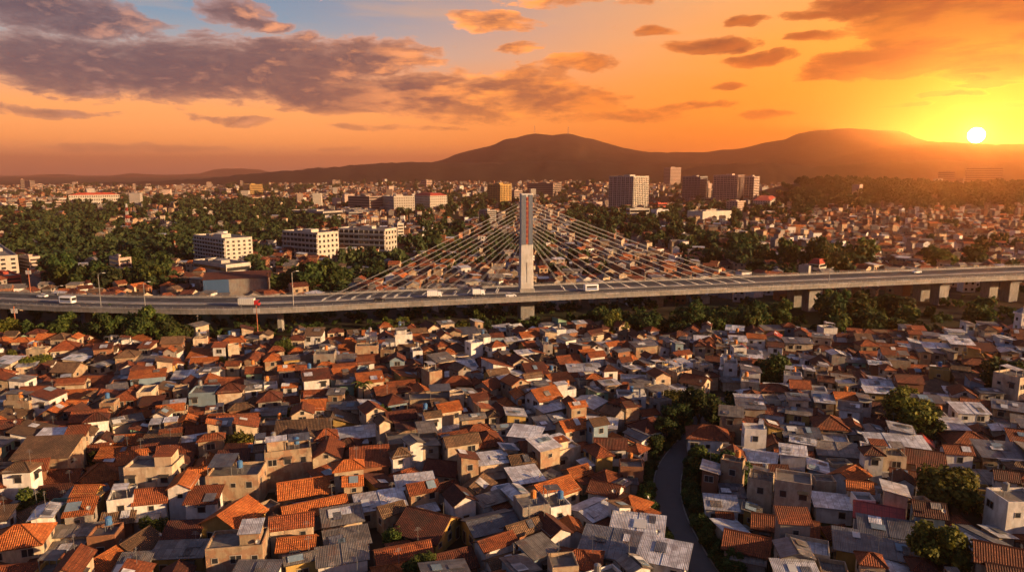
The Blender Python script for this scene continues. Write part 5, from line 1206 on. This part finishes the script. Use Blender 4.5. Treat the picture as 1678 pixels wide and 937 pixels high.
KEEP_ = FARQ; FARQ = []
for i in range(900):                                              # undergrowth on the strip of waste ground along the bridge
    x = q.uniform(-245, 270)
    if any(abs(x-px) < 9 for px in (126, 186, 228)): continue
    yc = float(np.interp(x, [a.x for a in path], [a.y for a in path])); y = q.uniform(house_limit(x)+3, yc+26)
    if any(math.hypot(x-h['x'], y-h['y']) < 6 for h in houses if abs(h['x']-x) < 8): continue
    far_tree(x, y, q.uniform(.9, 2.6) if abs(y-yc) > 9 else q.uniform(.6, 1.5))
stuff(tag(link('undergrowth', quads_mesh('undergrowth', np.concatenate(FARQ), 'leaf_deep')), 'low dark scrub covering the waste ground along the bridge', 'scrub'))
FARQ = KEEP_
# ------------------------------------------------------------------ the far town: countless small houses as one object
q = random.Random(77); woods_box = [(a, b) for a, b, n_, s in WOODS]
def far_house(x, y, big=1.):
    z = height(x, y); w_, d_ = q.uniform(5, 10)*big, q.uniform(4.5, 7.5)*big; h_ = q.choice((3, 3.4, 3.4, 6, 6.4, 9 if y > 500 else 5)); yaw = q.gauss(8, 24)+(90 if q.random() < .4 else 0)
    rf_ = q.choices(('tile_terracotta', 'tile_dark_red', 'tile_brown', 'tile_orange', 'sheet_weathered', 'sheet_silver', 'sheet_grey', 'concrete_roof'), (26, 20, 12, 9, 12, 9, 5, 7))[0]
    wl_ = q.choices(('plaster_white', 'plaster_cream', 'plaster_tan', 'plaster_grey', 'bare_brick'), (18, 20, 24, 24, 14) if y < 620 else (6, 10, 26, 36, 22))[0]
    mb = MB(); a, b = w_/2, d_/2; mb.box(-a, a, -b, b, -3, h_, wl_, bottom=False); rr = q.random()
    if rf_ in ('concrete_roof', 'sheet_silver', 'sheet_grey') or rr < .12: mb.slab([(-a-.3, -b-.3, h_+.25), (a+.3, -b-.3, h_+.25), (a+.3, b+.3, h_+.9), (-a-.3, b+.3, h_+.9)], [(0, 0), (w_, 0), (w_, d_), (0, d_)], .15, rf_)
    else:
        t = h_+d_*.3; ins = b*.7 if rr < .4 else 0
        A, B, C, D = (-a-.4, -b-.4, h_-.05), (a+.4, -b-.4, h_-.05), (a+.4, b+.4, h_-.05), (-a-.4, b+.4, h_-.05); P_, Q_ = (-a-.4+ins, 0, t), (a+.4-ins, 0, t)
        mb.face([A, B, Q_, P_], rf_, [(0, 0), (w_, 0), (w_, d_/2), (0, d_/2)]); mb.face([C, D, P_, Q_], rf_, [(0, 0), (w_, 0), (w_, d_/2), (0, d_/2)]); m_ = rf_ if ins else wl_
        mb.face([B, C, Q_], m_); mb.face([D, A, P_], m_)
    if y < 900:
        for f in range(1 if h_ < 5 else 2):
            for i in range(2): x_ = -a+w_*(i+.5)/2; mb.box(x_-.6, x_+.6, -b-.05, -b, 1+f*3, 2.2+f*3, 'glass_dark')
            mb.box(a, a+.05, -.6, .6, 1+f*3, 2.2+f*3, 'glass_dark')
    FAR.add(mb, Matrix.Translation((x, y, z)) @ Matrix.Rotation(R(yaw), 4, 'Z'))
nf = 0; occ = set(); py_ = [a.y for a in path]; px_ = [a.x for a in path]
for i in range(60000):
    y = 292*math.exp(q.random()**.8*2.4); x = q.uniform(-.84, .84)*y
    if y < float(np.interp(x, px_, py_))+19: continue
    u, v = proj(x, y, height(x, y)); dens_ = 1.
    if any(a[0] < u < a[1] and b[0] < v < b[1] for a, b in woods_box): dens_ = .42
    if y > 500 and noise.noise((x/(60+y*.06), y/(90+y*.09), 1.7)) > (.05 if y < 950 else -.03): dens_ *= .4
    if x/max(y, 1) > .36 and 500 < y < 1040: dens_ = 1.6
    if height(x, y) > 8 and 980 < y < 1700 and x > 420: continue
    if q.random() > dens_: continue
    cell = 7.4 if y < 1100 else 14; key = (int(x//cell), int(y//cell), cell)
    if key in occ: continue
    if any(abs(x-bx) < 16 and -12 < y-by < 20 for bx, by in blocks): continue
    occ.add(key); nf += 1; far_house(x, y, .84 if y < 1300 else 1.25)
    if nf > 8500: break
for i in range(80):                                              # distant mid-rises catching the light
    y = 1200*math.exp(q.random()*1.0); x = q.uniform(-.8, .8)*y; z = height(x, y); w_ = q.uniform(8, 20); h_ = q.uniform(9, 26)
    mb = MB(); mb.box(-w_/2, w_/2, -6, 6, -4, h_, q.choice(('tower_white', 'tower_pink', 'tower_brown', 'tower_grey', 'tower_brown'))); FAR.add(mb, Matrix.Translation((x, y, z)) @ Matrix.Rotation(R(q.uniform(0, 60)), 4, 'Z'))
print('far houses', nf)
stuff(tag(link('distant_houses', FAR.mesh('distant_houses')), 'countless small red-roofed and white houses spreading beyond the nearer rows', 'houses'))
